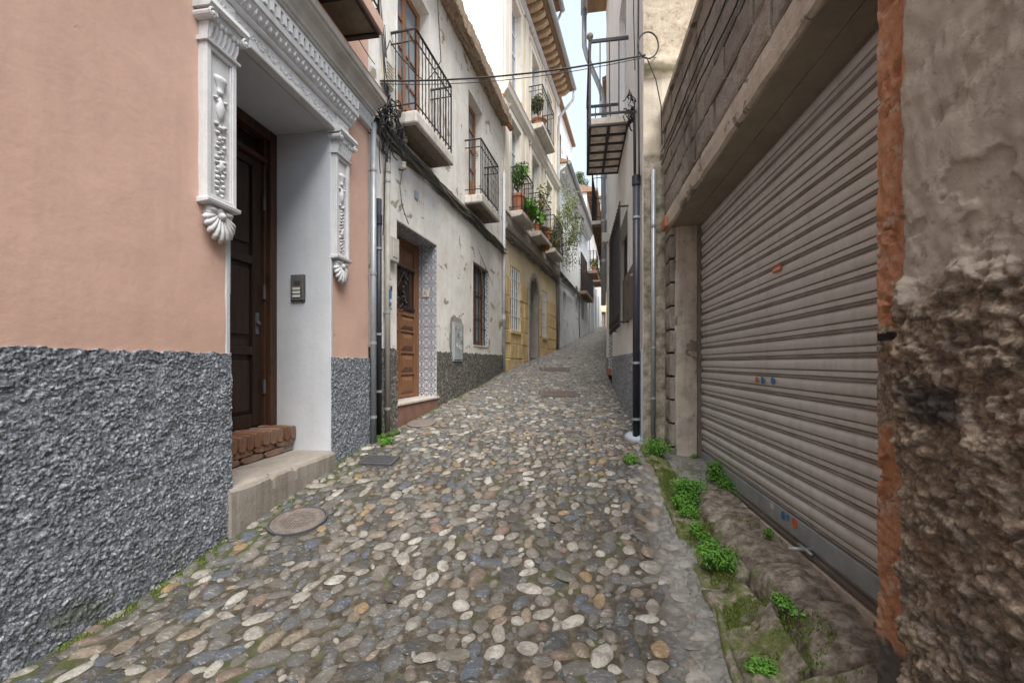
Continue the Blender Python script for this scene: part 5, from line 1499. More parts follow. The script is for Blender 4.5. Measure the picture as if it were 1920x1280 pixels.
# ------------------------------------------------------------------ OCHRE HOUSE (left, third)
H3 = root(F3, 'ochre_house', 'tall cream and ochre house with an arched stone door and planted balconies', 'house', (2.9, 0, .1))
L3 = 5.8
w3a = (.53, 1.30, .77, 2.29); w3b = (3.57, 4.18, .78, 2.2); d3 = (2.12, 2.98, -.02, 2.30)
up = [(.55, 1.30, 3.62, 5.75), (2.35, 3.15, 3.62, 5.75), (4.1, 4.85, 3.62, 5.75)]
tp = [(.55, 1.30, 6.55, 8.7), (2.35, 3.15, 6.40, 8.6), (4.1, 4.85, 6.55, 8.6)]
wall(H3, 'wall', 'yellow', 0, L3, 2.0, 9.6, [(w3a[0], w3a[1], 2.0, w3a[3]), (w3b[0], w3b[1], 2.0, w3b[3]), (d3[0], d3[1], 2.0, d3[3])] + up + tp, .15, .008, 3)
# ashlar blocks of the ground floor: real pieces, cut round the openings
wall(H3, 'wall_core', 'ochre_stone', 0, L3, -.9, 2.0, [(w3a[0], w3a[1], w3a[2], 2.0), (w3b[0], w3b[1], w3b[2], 2.0), (d3[0], d3[1], d3[2], 2.0)], .2, 0.0, 1, w=-.012, depth=.2)
stone_holes = [w3a, w3b, (d3[0], d3[1], -1, 3)]
rows3 = [(-.75, -.3), (-.3, .10), (.10, .45), (.45, .77), (.77, 1.15), (1.15, 1.55), (1.55, 2.0)]
g = random.Random(8)
for r_, (za, zb) in enumerate(rows3):
    cuts = [0.0]; 
    while cuts[-1] < L3: cuts.append(cuts[-1] + g.uniform(.38, .66))
    cuts[-1] = L3
    segs = list(zip(cuts[:-1], cuts[1:]))
    out = []
    for (a, b) in segs:
        pieces = [(a, b)]
        for (h0, h1, hz0, hz1) in stone_holes:
            if zb <= hz0 + .01 or za >= hz1 - .01: continue
            nx = []
            for (p, q) in pieces:
                if q <= h0 or p >= h1: nx.append((p, q)); continue
                if p < h0: nx.append((p, h0))
                if q > h1: nx.append((h1, q))
            pieces = nx
        out += [p for p in pieces if p[1] - p[0] > .05]
    for (a, b) in out:
        MB().box(a + .006, b - .006, -.011, g.uniform(.004, .020), za + .006, zb - .006).build('stone_block', 'ochre_stone', H3, bevel=.012, seg=1)
body(H3, 'body', 'party_wall', 0.004, L3 - .01, -9, -.62, -1, 9.55)
MB().box(-.012, .002, -9, -.02, 4.5, 9.9).build('party_wall', 'party_wall', H3)
for h in (w3a, w3b):
    reveal(H3, 'window_reveal', 'ochre_stone', h, .20, 0); f = window(H3, h, -.03, 'white_paint', 2, 3, .05)
    mb = MB(); 
    for k in range(5): mb.tube([(h[0] + .09 + (h[1] - h[0] - .18) * k / 4, .0, h[2] + .02), (h[0] + .09 + (h[1] - h[0] - .18) * k / 4, .0, h[3] - .02)], .010, 5)
    for z in np.linspace(h[2] + .35, h[3] - .3, 3): mb.tube([(h[0] + .02, .0, z), (h[1] - .02, .0, z)], .010, 5)
    mb.build('window_bars', 'white_paint', H3)
    MB().box(h[0] - .05, h[1] + .05, -.02, .035, h[2] - .07, h[2]).build('window_sill', 'ochre_stone', H3, bevel=.006)
# arched stone doorway
N = 10; uc_ = (d3[0] + d3[1]) / 2; ra = (d3[1] - d3[0]) / 2; zs_ = 2.30 - ra * 0 - .02
mb = MB(); mb.box(d3[0] - .12, d3[0] + .02, -.02, .045, -.35, 1.95); mb.build('door_jamb', 'greystone', H3, bevel=.008)
mb = MB(); mb.box(d3[1] - .02, d3[1] + .12, -.02, .045, -.35, 1.95); mb.build('door_jamb', 'greystone', H3, bevel=.008)
for k in range(N):
    a0, a1 = math.pi * k / N + .012, math.pi * (k + 1) / N - .012
    r0, r1 = ra - .02, ra + .13
    V = [(uc_ + math.cos(a) * r, 1.955 + math.sin(a) * r) for r, a in ((r0, a0), (r1, a0), (r1, a1), (r0, a1))]
    mb = MB(); mb.prismw(V, -.02, .047); mb.build('arch_stone', 'greystone', H3, bevel=.005, seg=1)
mb = MB(); mb.box(d3[0] - .02, d3[0] + .02, -.55, -.01, -.3, 2.0); mb.box(d3[1] - .02, d3[1] + .02, -.55, -.01, -.3, 2.0)
for k in range(N):
    a0, a1 = math.pi * k / N, math.pi * (k + 1) / N
    V = [(uc_ + math.cos(a) * r, 1.955 + math.sin(a) * r) for r, a in ((ra - .01, a0), (ra + .05, a0), (ra + .05, a1), (ra - .01, a1))]
    mb.prismw(V, -.55, -.01)
mb.build('door_reveal', 'greystone', H3)
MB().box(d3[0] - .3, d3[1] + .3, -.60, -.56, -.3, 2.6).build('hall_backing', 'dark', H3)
MB().box(d3[0] + .02, d3[1] - .02, -.50, -.45, -.25, 2.35).build('door', 'dark_wood', H3)
MB().box(d3[0] - .14, d3[1] + .14, -.5, .12, -.6, -.02 + .0).build('doorstep', 'greystone', H3, bevel=.01)
# band and cornices
mb = MB(); mb.prism([(-.01, 2.92), (.03, 2.92), (.05, 2.97), (.10, 3.0), (.12, 3.10), (.05, 3.14), (.05, 3.36), (-.01, 3.38)], -.02, L3); mb.build('string_course', 'greystone', H3)
mb = MB(); mb.prism([(-.01, 3.39), (.07, 3.39), (.07, 3.46), (-.01, 3.48)], -.02, L3); mb.build('string_course', 'yellow_trim', H3)
mb = MB(); mb.prism([(-.01, 5.98), (.03, 5.98), (.05, 6.03), (.12, 6.10), (.14, 6.2), (.16, 6.24), (-.01, 6.28)], -.02, L3); mb.build('string_course', 'yellow_trim', H3)
for (h, top) in [(x, 5.97) for x in up] + [(x, 9.0) for x in tp]:
    reveal(H3, 'window_reveal', 'yellow_trim', h, .22, 0); window(H3, h, -.10, 'white_paint', 2, 4, .06, 'balcony_door')
    mb = MB(); mb.box(h[0] - .16, h[0] - .005, .0, .035, h[2], h[3] + .16); mb.box(h[1] + .005, h[1] + .16, .0, .035, h[2], h[3] + .16); mb.box(h[0] - .005, h[1] + .005, .0, .034, h[3] + .005, h[3] + .16)
    mb.prism([(.0, h[3] + .161), (.05, h[3] + .161), (.08, h[3] + .21), (0, h[3] + .22)], h[0] - .20, h[1] + .20)
    mb.build('window_surround', 'yellow_trim', H3)
for u in (.08, 1.75, 3.6, 5.45):
    MB().box(u, u + .26, .0, .028, 3.5, 5.96).build('wall_strip', 'yellow_trim', H3); MB().box(u, u + .26, .0, .028, 6.3, 9.1).build('wall_strip', 'yellow_trim', H3)
# diagonal-looking white moulding and the eaves with corbels and gutter
mb = MB(); mb.prism([(-.01, 9.02), (.05, 9.02), (.10, 9.08), (.10, 9.18), (-.01, 9.22)], -.02, L3 + .02); mb.build('eave_moulding', 'pipe_white', H3)
EV = []
mb = MB(); mb.prism([(-.3, 9.50), (.52, 9.50), (.52, 9.56), (-.3, 9.60)], -.2, L3 + .1); mb.build('eave_board', 'eave_wood', H3)
for i in range(19):
    u = .0 + i * .315
    MB().prism([(.0, 9.30), (.30, 9.34), (.42, 9.42), (.42, 9.495), (.0, 9.495)], u, u + .14).build('corbel', 'pale_wood', H3, bevel=.006, seg=1)
mb = MB(); mb.prism([(.40, 9.56), (.54, 9.56), (-.5, 10.2), (-9, 12.2), (-9, 10.0), (-.3, 9.6)], -.2, L3 + .1); mb.build('roof', 'roof_tile', H3)
gt = MB(); A = []
for i in range(2):
    A.append([(-.25 + (L3 + .4) * i, .58 + .08 * math.cos(a), 9.60 + .08 * math.sin(a)) for a in np.linspace(-math.pi, 0, 9)])
gt.grid(np.array(A)); A2 = [[(p[0], (p[1] - .58) * .93 + .58, (p[2] - 9.6) * .93 + 9.6) for p in r_] for r_ in A]; gt.grid(np.array(A2)); gt.build('gutter', 'galv', H3, smooth=True)
dp = root(F3, 'downpipe', 'rusty downpipe from the eaves down the far edge of the ochre house', 'downpipe', (L3 - .05, .05, .3))
mb = MB(); mb.tube([(L3 + .1, .58, 9.55), (L3 + .08, .55, 9.2), (L3 - .03, .08, 8.6), (L3 - .05, .06, 8.2), (L3 - .05, .06, .35)], .045, 10); mb.build('tube', 'pipe_white', dp, smooth=True)
mb = MB(); mb.tube([(L3 - .22, .05, 2.9), (L3 - .22, .05, .4)], .03, 8); mb.build('rusty_tube', 'rust', dp, smooth=True)
# upper yellow lantern tower behind the eave
tw = root(F3, 'rooftop_turret', 'bright yellow turret rising above the ochre house eaves', 'turret', (1.4, -.35, 9.66))
body(tw, 'wall', 'turret', -.1, 2.95, -3.2, .48, 9.66, 10.08)
mb = MB(); mb.prism([(-3.4, 10.081), (.66, 10.081), (.66, 10.15), (-3.4, 10.9)], -.2, 3.1); mb.build('roof', 'eave_wood', tw)
mb = MB(); mb.tube([(-.2, .72, 10.13), (3.15, .72, 10.13)], .075, 8); mb.tube([(3.1, .70, 10.08), (3.12, .62, 9.92), (3.0, .58, 9.72)], .035, 8); mb.build('gutter', 'galv', tw)
# cable run under the string course
cb = MB(); g = random.Random(14)
for k in range(6):
    ph = g.uniform(0, 6); cb.tube([(-.1 + (L3 + .1) * i / 24, .07 + .02 * math.sin(i + ph), 2.88 + g.uniform(-.004, .004) - .02 * k - .03 * math.sin(i * 1.1 + ph) ** 2) for i in range(25)], g.uniform(.010, .018), 5)
o = cb.build('cable_bundle', 'cable_grey', None, F3, smooth=True); o['label'] = 'bundle of cables strung along the ochre house below its balconies'; o['category'] = 'cables'
# balconies
B3 = []
for (u0, u1, zt, wd) in ((.42, 1.48, 3.52, .32), (2.05, 3.45, 3.52, .34), (3.85, 5.2, 3.52, .34), (2.1, 3.6, 6.42, .40)):
    mb = MB(); mb.prism([(0, zt - .16), (wd - .06, zt - .13), (wd, zt - .10), (wd, zt), (0, zt)], u0, u1); b_ = mb.build('balcony', 'balcony_conc', H3, bevel=.01)
    railing(b_, 'railing', u0 + .03, u1 - .03, -.02, wd - .03, zt, 1.02, .11, False); B3.append((u0, u1, zt, wd))
# plants and pots on them
def pot(F, u, w, z, r, h, label, seed, leafn=200, leafr=.2, leafh=.25, size=.03, mat='leaf', group='potted plants on the ochre house balconies', drop=0.0, cat='potted plant'):
    o = root(F, 'potted_plant', label, cat, (u, w, z), group)
    mb = MB(); mb.lathe((u, w, z), [(r * .72, 0), (r * .95, h * .85), (r * 1.08, h * .86), (r * 1.08, h), (r * .95, h), (r * .9, h * .9)], 16); mb.build('pot', 'terracotta', o, smooth=False)
    mb = MB(); g = random.Random(seed)
    for k in range(10):
        a_ = g.uniform(0, 6.28); q = g.uniform(.3, .9)
        mb.tube([(u, w, z + h * .9), (u + math.cos(a_) * leafr * q * .5, w + math.sin(a_) * leafr * q * .5, z + h + leafh * .6), (u + math.cos(a_) * leafr * q, w + math.sin(a_) * leafr * q, z + h + leafh * 1.2)], .005, 4)
    mb.build('stems', 'bark', o)
    mb = MB()
    for k in range(6):
        a_ = g.uniform(0, 6.28); q = g.uniform(.1, .7)
        leaves(mb, (u + math.cos(a_) * leafr * q, w + math.sin(a_) * leafr * q, z + h + leafh * g.uniform(.3, 1.5) - drop * g.uniform(0, 1)), (leafr * .5, leafr * .5, leafh * .55), leafn // 6, size, g.randrange(9999), .3, .1)
    mb.build('foliage', mat, o)
    return o
pot(F3, .62, .17, 3.52, .15, .42, 'tall terracotta pot with bushy green plant on the nearest lower balcony', 1, 900, .24, .42, .034)
pot(F3, 1.0, .2, 3.52, .12, .25, 'green plant spilling through the rails of the nearest lower balcony', 2, 1100, .30, .28, .04, 'leaf', drop=.6)
pot(F3, 1.4, .24, 3.52, .10, .2, 'broad leaved bright green plant at the far end of the nearest lower balcony', 3, 90, .34, .30, .13, 'leaf', drop=.5)
pot(F3, 2.3, .2, 3.52, .12, .25, 'yellowish spindly plant on the middle lower balcony', 4, 260, .45, .6, .05, 'leaf_yel')
pot(F3, 3.1, .25, 3.52, .14, .24, 'dry brown hanging plant on the middle lower balcony', 5, 420, .26, .15, .06, 'dry', drop=.6)
pot(F3, 4.1, .25, 3.52, .12, .25, 'dark green plant on the farthest lower balcony', 6, 500, .3, .35, .04, 'leaf_dark', drop=.4)
pot(F3, 2.45, .2, 6.42, .20, .26, 'wide terracotta bowl with a bushy shrub on the upper balcony', 7, 800, .30, .42, .035, 'leaf_dark')
pot(F3, 3.3, .22, 6.42, .09, .18, 'small dark pot plant at the far end of the upper balcony', 8, 120, .12, .15, .03, 'leaf_dark')
# climber spilling round the far end
cl = root(F3, 'climbing_plant', 'airy climber hanging beside the street lantern at the end of the ochre house', 'climber', (5.3, .4, 3.1))
mb = MB(); g = random.Random(66)
for k in range(34):
    u = g.uniform(4.6, 6.3); w_ = g.uniform(.1, .8); p = Vector((u, w_, g.uniform(4.2, 6.2)))
    pts = [p + Vector((g.uniform(-.15, .15), g.uniform(-.1, .1), -q * g.uniform(.12, .3))) for q in range(6)]
    mb.tube(pts, .006, 3)
mb.build('stems', 'bark', cl)
mb = MB()
for k in range(34):
    leaves(mb, (g.uniform(4.6, 6.3), g.uniform(.1, .8), g.triangular(3.2, 6.2, 4.3)), (.30, .22, .36), 75, .036, g.randrange(9999), .3, .0)
mb.build('foliage', 'leaf_olive', cl)
# street lantern on a bracket
FL = F4
lm = root(F4, 'street_lantern', 'old four sided street lantern on a scrolled iron bracket above the lane', 'street lamp', (.9, .0, 4.4))
mb = MB(); mb.tube([(.9, .0, 4.4), (.9, .35, 4.50), (.9, .58, 4.72)], .025, 6); spiral(mb, (.9, 4.4), .1, 1.2, .25, 1, .015); mb.tube([(.9, .0, 4.1), (.9, .25, 4.2), (.9, .4, 4.5)], .018, 5)
mb.build('bracket', 'iron', lm)
c = (.9, .58, 4.76); mb = MB(); V = [(c[0] + a * .11, c[1] + b * .11, c[2]) for a, b in ((-1, -1), (1, -1), (1, 1), (-1, 1))] + [(c[0] + a * .2, c[1] + b * .2, c[2] + .5) for a, b in ((-1, -1), (1, -1), (1, 1), (-1, 1))]
mb.add(V, [(0, 1, 2, 3), (4, 5, 6, 7), (0, 1, 5, 4), (1, 2, 6, 5), (2, 3, 7, 6), (3, 0, 4, 7)]); mb.build('lantern_glass', 'lamp_glass', lm)
mb = MB()
for k in range(4): mb.tube([V[k], V[k + 4]], .012, 4); mb.tube([V[4 + k], V[4 + (k + 1) % 4]], .014, 4)
mb.lathe((c[0], c[1], c[2] + .5), [(.26, 0), (.16, .12), (.07, .2), (.03, .28)], 4); mb.build('lantern_cage', 'iron', lm)

# ------------------------------------------------------------------ WHITEWASHED HOUSE (left, fourth)
H4 = root(F4, 'whitewashed_house', 'peeling whitewashed house with a moulded white eave beyond the ochre house', 'house', (4.3, 0, .9))
L4 = 8.7
def f4(px, py):
    x = (px - 960) / 800; t_ = (x * F4.o[1] - F4.o[0]) / (F4.d[0] - x * F4.d[1]); return t_, (680 - py) * (F4.o[1] + F4.d[1] * t_) / 800
def rect4(px0, px1, y0, y1): a = f4(px0, y0); b = f4(px1, y1); return (a[0], b[0], b[1], a[1])
hs = [rect4(1056, 1061.5, 545, 600), rect4(1079, 1083.5, 535, 592), rect4(1090, 1094, 548, 600), rect4(1063, 1069, 385, 425), rect4(1086, 1091, 422, 470)]
wall(H4, 'wall', 'h4_plaster', 0, L4, .0, 7.0, hs, .2, .03, 2)
body(H4, 'body', 'h4_plaster', 0.004, L4 - .01, -6, -.4, -.4, 6.9)
for h in hs:
    reveal(H4, 'window_reveal', 'h4_plaster', h, .25, 0); window(H4, h, -.2, 'shutter_wood', 2, 2, .06)
mb = MB(); mb.prism([(-.01, 6.62), (.06, 6.62), (.12, 6.75), (.30, 6.86), (.34, 6.98), (-.01, 7.0)], 0, L4); mb.build('eave_moulding', 'white_paint', H4)
for i in range(40): MB().box(.1 + i * .215, .2 + i * .215, .05, .25, 6.68, 6.84).build('corbel', 'white_paint', H4)
mb = MB(); mb.prism([(.36, 7.0), (.40, 7.06), (-3, 8.2), (-6, 7.0)], -.05, L4 + .1); mb.build('roof', 'roof_tile', H4)
mb = MB(); mb.tube([(0, .42, 7.0), (L4, .42, 7.0)], .07, 8); mb.build('gutter', 'galv', H4)
# upper storey of the house behind
wall(H4, 'upper_storey', 'h4_plaster', -.02, 4.4, 7.1, 9.75, [(1.0, 1.6, 7.7, 8.8), (2.9, 3.5, 7.6, 8.7)], .3, .02, 2, w=-.15)
body(H4, 'upper_body', 'yellow_trim', -.01, 4.38, -5, -.5, 7.1, 9.7)
for h in ((1.0, 1.6, 7.7, 8.8), (2.9, 3.5, 7.6, 8.7)): window(H4, h, -.3, 'shutter_wood', 2, 2, .06)
MB().box(-.1, 4.5, -5, .0, 9.76, 9.86).build('upper_roof', 'roof_tile', H4)
# its balcony
h0 = f4(1087, 510)
a = f4(1086, 505)[0]; b = f4(1101, 520)[0]
mb = MB(); mb.box(a, b, 0, .35, 3.30, 3.45); b_ = mb.build('balcony', 'eave_wood', H4); railing(b_, 'railing', a + .03, b - .03, -.02, .33, 3.45, 1.0, .13, False, r=.012)
bh4 = (a + .4, b - .5, 3.5, 5.4); MB().box(bh4[0], bh4[1], .02, .06, bh4[2], bh4[3]).build('balcony_door', 'dark_wood', H4)
mb = MB(); mb.tube([(.4, .2, 3.05), (.2, .15, 2.9), (8, .1, 3.2)], .03, 5); mb.build('ledge_cable', 'cable_grey', H4)
mb = MB(); mb.prism([(-.01, 3.15), (.10, 3.15), (.12, 3.22), (-.01, 3.3)], 0, a - .05); mb.build('string_course', 'soffit', H4)
cable('wall_cable', [(a - .3, .05, 3.2), (a - .35, .05, 2.0), (a - .1, .05, 1.2), (a - .15, .05, .9)], .025, 'thick black cable hanging down the whitewashed wall', 0.0, 'cable_grey', F=F4)

# ------------------------------------------------------------------ TOP ROW (left, fifth) and far houses
H5 = root(F5, 'terraced_house', 'distant pale house with dark doorways and a planted balcony near the top of the lane', 'house', (6, 0, 2))
hs5 = [(1.2, 2.4, 1.4, 4.4), (4.6, 5.8, 1.9, 4.6), (8.2, 9.2, 2.3, 4.9), (11.5, 12.6, 2.7, 5.3), (1.3, 2.3, 5.4, 7.4), (5, 6, 5.6, 7.6), (9, 10, 5.8, 7.8)]
wall(H5, 'wall', 'white_house', 0, 17.9, .8, 9.3, hs5, .5, .02, 1)
body(H5, 'body', 'white_house', .01, 17.8, -6, -.4, .8, 9.2)
for h in hs5:
    reveal(H5, 'window_reveal', 'blue_paint', h, .3, 0); 
    MB().box(h[0] + .02, h[1] - .02, -.26, -.2, h[2], h[3]).build('door', 'dark_wood', H5) if h[2] < 5 else window(H5, h, -.2, 'shutter_wood', 2, 3, .07)
MB().prism([(-6, 9.31), (.6, 9.31), (.6, 9.42), (-3, 10.6), (-6, 9.6)], -.1, 18).build('roof', 'roof_tile', H5)
for i in range(40): MB().box(.1 + i * .44, .26 + i * .44, .0, .5, 9.15, 9.30).build('corbel', 'eave_wood', H5)
for (a, b, z) in ((.8, 2.9, 5.2), (4.5, 6.6, 5.4)):
    b_ = MB().box(a, b, 0, .5, z - .15, z).build('balcony', 'eave_wood', H5); railing(b_, 'railing', a + .04, b - .04, -.02, .46, z, 1.1, .16, False, r=.016)
pot(F5, 1.4, .3, 5.2, .16, .3, 'flowering plant on the distant balcony at the top of the lane', 31, 300, .35, .3, .06, 'leaf_yel', None)
pot(F5, 5.3, .3, 5.4, .16, .3, 'green plant on the farthest balcony at the top of the lane', 32, 300, .35, .3, .06, 'leaf_dark', None)
for (u, ) in ((3.4,), (7.2,), (10.5,)):
    MB().box(u, u + .25, .0, .12, 1.3, 5.2).build('wall_strip', 'blue_paint', H5)
FE = Fr((8.4, 41.5), (1, .12), -1)
HE = root(Fr((7.6, 42.5), (1, .1), -1), 'end_house', 'sunlit cream house closing the lane at its top', 'house', (2, 0, 3))
q = HE; FE = ORI[HE][0]
wall(HE, 'wall', 'yellow', -3, 9, 2.2, 9, [(.9, 1.8, 3, 5.1), (3, 3.9, 5.8, 7.4), (.9, 1.8, 5.8, 7.4)], .6, .02, 1)
body(HE, 'body', 'yellow', -2.9, 8.9, -6, -.4, 2, 8.9); MB().box(-3.2, 9.2, -6.2, .4, 9.01, 9.2).build('roof', 'roof_tile', HE)
for h in [(.9, 1.8, 3, 5.1), (3, 3.9, 5.8, 7.4), (.9, 1.8, 5.8, 7.4)]: reveal(HE, 'window_reveal', 'yellow_trim', h, .3, 0); window(HE, h, -.2, 'shutter_wood', 2, 2, .08)
HF = root(Fr((6.5, 58), (1, 0), -1), 'hillside_house', 'small white house far above the roofs at the end of the lane', 'house', (4, 0, 8))
body(HF, 'wall', 'party_wall', 0, 14, -6, 0, 3, 22.5)
mb = MB(); mb.prism([(-6.4, 22.5), (.4, 22.5), (-3, 24.0)], -.3, 14.3); mb.build('roof', 'roof_tile', HF)
for i in range(5):
    for z in (20.2, 17): MB().box(1 + i * 2.6, 2.1 + i * 2.6, .0, .06, z, z + 1.4).build('window', 'glass', HF)
# tree above the roofs
tr = root(W0, 'tree', 'round olive green tree showing above the white roofs at the end of the lane', 'tree', (7.35, 46, 4))
mb = MB(); mb.tube([(7.3, 46, 3), (7.4, 46, 10), (7.3, 46, 16), (7.5, 46, 19)], [.3, .26, .2, .1], 8)
for a in range(7): mb.tube([(7.35, 46, 14.5 + a * .5), (7.35 + math.cos(a * 2.1) * 1.0, 46 + math.sin(a * 2.1) * 1.0, 17 + a * .45)], [.09, .03], 5)
mb.build('trunk', 'bark', tr)
mb = MB(); g = random.Random(12)
for k in range(60):
    a = g.uniform(0, 6.28); q = g.uniform(.2, 1) ; zz = g.uniform(-1, 1); rr = math.sqrt(max(0, 1 - zz * zz)) * q
    leaves(mb, (7.3 + math.cos(a) * rr * 1.0, 46 + math.sin(a) * rr * 1.0, 18.6 + zz * 1.6), (.45, .45, .4), 55, .09, g.randrange(99999), .3, 0)
mb.build('crown', 'leaf_dark', tr)

# ------------------------------------------------------------------ RIGHT: WHITE HOUSE
HR = root(FR, 'white_house', 'white house on the right with a barred window, speckled blue base and iron balconies', 'house', (7, 0, -.6))
ua, ub = 4.45, 10.0
def fr_(px, py, w=0.0):
    x = (px - 960) / 800; o0 = FR.P(0, w, 0)
    t_ = (x * o0[1] - o0[0]) / (FR.d[0] - x * FR.d[1]); return t_, (680 - py) * (o0[1] + FR.d[1] * t_) / 800
wr = (fr_(1180, 0)[0] - .0, fr_(1155, 0)[0], fr_(1155, 585)[1] - .12, fr_(1175, 375)[1])
wr = (5.75, 7.35, .55, 2.05)
dR = (8.15, 9.15, -.12, 2.0)
bR = (5.9, 6.9, 3.22, 5.4)
wall(HR, 'wall', 'white_house', ua, ub, .10, 8.1, [wr, (dR[0], dR[1], .10, dR[3]), bR], .1, .008, 3)
wall(HR, 'base_course', 'dado_light', ua + .30, dR[0], -1.1, .115, [], .02, 0, 0, .012, rough(.007, 26, 25), .05)
wall(HR, 'base_course', 'dado_light', dR[1], ub, -1.1, .115, [], .03, 0, 0, .012, rough(.007, 26, 25), .05)
MB().box(ua - .0, ua + .302, -.05, .016, -1.1, .125).build('painted_quoin', 'blue_paint', HR, bevel=.004)
body(HR, 'body', 'white_house', ua + .02, ub - .02, -7, -.5, -1.1, 8.05)
# gable wall facing down the lane, above and beside the garage
mb = MB(); Uw = np.linspace(-7, .0, 180); Zw = np.linspace(-1.1, 8.1, 230); WW, ZW = np.meshgrid(Uw, Zw, indexing='ij')
dsp = .012 * fbm(WW * 9, ZW * 9, 0, 4, 33) + np.where((ZW > 2.86) & (ZW < 3.0), .05, 0) * np.clip(1 + fbm(WW * 3, ZW * 3, 0, 2, 5), .4, 1.2)
mb.grid(np.stack([ua - .035 - dsp, WW, ZW], -1)); mb.build('gable_wall', 'gable', HR, smooth=True)
reveal(HR, 'window_reveal', 'white_house', wr, .2, 0); window(HR, wr, -.12, 'brown_metal', 2, 2, .06)
mb = MB(); a, b, c, d = wr[0] - .06, wr[1] + .04, wr[2] - .08, wr[3] + .04; wo_ = .11
for k in range(13):
    x = a + (b - a) * k / 12; mb.box(x - .012, x + .012, wo_ - .01, wo_ + .01, c, d)
for z in (c + .06, c + .20, d - .20, d - .06): mb.box(a, b, wo_ - .006, wo_ + .013, z - .010, z + .010)
for k in range(9): spiral(mb, (a + .09 + (b - a - .18) * k / 8, c + .13), .055, 1.2, wo_ + .012, 1, .006); spiral(mb, (a + .09 + (b - a - .18) * k / 8, d - .13), .055, 1.2, wo_ + .012, 1, .006)
for z in (c + .06, d - .06):
    for x in (a, b): mb.box(x - .01, x + .01, 0, wo_ - .006, z - .01, z + .01)
mb.build('window_grille', 'iron', HR)
# tiled doorway
tile_reveal(HR, dR, .22)
MB().box(dR[0] + .01, dR[1] - .01, -.26, -.20, dR[2], dR[3]).build('door', 'brown_wood', HR)
MB().box(dR[0] - .01, dR[1] + .01, -.22, .03, dR[2] - .12, dR[2]).build('doorstep', 'terracotta', HR)
# brown sheet-metal cover panel beside the window
mpn = root(FR, 'metal_cover', 'plain brown sheet metal cover with slots on the white wall beside the barred window', 'metal panel', (5.35, .03, .85))
pa, pb = fr_(1188, 0, .05)[0], fr_(1168, 0, .05)[0]
MB().box(pa, pb, .035, .055, fr_(1188, 590, .05)[1], fr_(1188, 492, .05)[1]).build('sheet', 'brown_metal', mpn, bevel=.004)
mb = MB(); zc1 = fr_(1188, 515, .05)[1]; zc0 = fr_(1188, 575, .05)[1]
for zz in (zc0, zc1):
    for q in range(3):
        for r_ in range(2): mb.box((pa + pb) / 2 - .05 + r_ * .06, (pa + pb) / 2 - .01 + r_ * .06, .055, .0565, zz - .03 + q * .025, zz - .018 + q * .025)
mb.build('vent_slot', 'dark', mpn)
mb = MB(); mb.tube([(pa - .02, .0, zc1), (pa - .02, .06, zc1), (pa + .03, .07, zc1)], .014, 6); mb.build('latch', 'ceramic', mpn)
# balcony with tiled soffit
u0, u1, wd, zb = 5.68, 7.12, .49, 3.10
b_ = MB().box(u0, u1, 0, wd, zb + .012, zb + .10).build('balcony', 'balcony_conc', HR, bevel=.01)
mb = MB(); nx, ny = 6, 2
for i in range(nx + 1): x = u0 + (u1 - u0) * i / nx; mb.box(x - .018, x + .018, 0.002, wd, zb - .022, zb)
for j in range(ny + 1): y = wd * j / ny; mb.box(u0, u1, max(.002, y - .018), y + .018, zb - .024, zb - .002)
mb.build('soffit_frame', 'iron', b_)
for i in range(nx):
    for j in range(ny):
        MB().box(u0 + (u1 - u0) * i / nx + .02, u0 + (u1 - u0) * (i + 1) / nx - .02, wd * j / ny + .02, wd * (j + 1) / ny - .02, zb - .004, zb + .010).build('soffit_tile', 'soffit_tile', b_)
rl = MB(); zt = zb + .10; hh = .98; path = [(u0, 0), (u0, wd), (u1, wd), (u1, 0)]
rl.box(u0 - .012, u0 + .012, 0, wd, zt + hh, zt + hh + .04); rl.box(u0 - .01, u1 + .01, wd - .02, wd + .02, zt + hh + .001, zt + hh + .041); rl.box(u1 - .012, u1 + .012, 0, wd, zt + hh, zt + hh + .04)
rl.box(u0 - .010, u0 + .010, 0, wd, zt + .03, zt + .055); rl.box(u0, u1, wd - .01, wd + .01, zt + .031, zt + .054); rl.box(u1 - .010, u1 + .010, 0, wd, zt + .03, zt + .055)
for (x, y) in ((u0, wd), (u1, wd)): rl.box(x - .014, x + .014, y - .014, y + .014, zb, zt + hh)
for y in (.12, .24, .36): rl.box(u0 - .007, u0 + .007, y - .007, y + .007, zt + .03, zt + hh); rl.box(u1 - .007, u1 + .007, y - .007, y + .007, zt + .03, zt + hh)
for k in range(1, 12): x = u0 + (u1 - u0) * k / 12; rl.box(x - .006, x + .006, wd - .006, wd + .006, zt + .03, zt + hh)
for k in range(6):
    x = u0 + .12 + k * .24
    for zz in (.18, .5, .66, .9): spiral(rl, (x, zt + zz), .045, 1.3, wd + .012, 1 if k % 2 else -1, .005)
rl.build('railing', 'iron', b_)
mb = MB(); mb.ball((u0, wd, zt + hh + .09), .045, 12, 8); mb.tube([(u0, wd, zt + hh + .03), (u0, wd, zt + hh + .06)], .02, 8); mb.build('ball_finial', 'greystone', b_, smooth=True)
window(HR, bR, -.08, 'white_paint', 2, 4, .07, 'balcony_door'); reveal(HR, 'window_reveal', 'white_house', bR, .2, 0)
mb = MB(); mb.prism([(-.3, 8.1), (.45, 8.1), (.45, 8.2), (-3.5, 9.6), (-7.2, 8.2)], ua - .1, ub + .05); mb.build('roof', 'roof_tile', HR)
mb = MB(); mb.tube([(ua, .5, 8.1), (ub + .05, .5, 8.1)], .08, 10); mb.build('gutter', 'galv', HR)
dp = root(FR, 'downpipe', 'grey zigzag downpipe from the gutter at the far corner of the white house', 'downpipe', (9.9, .06, .6))
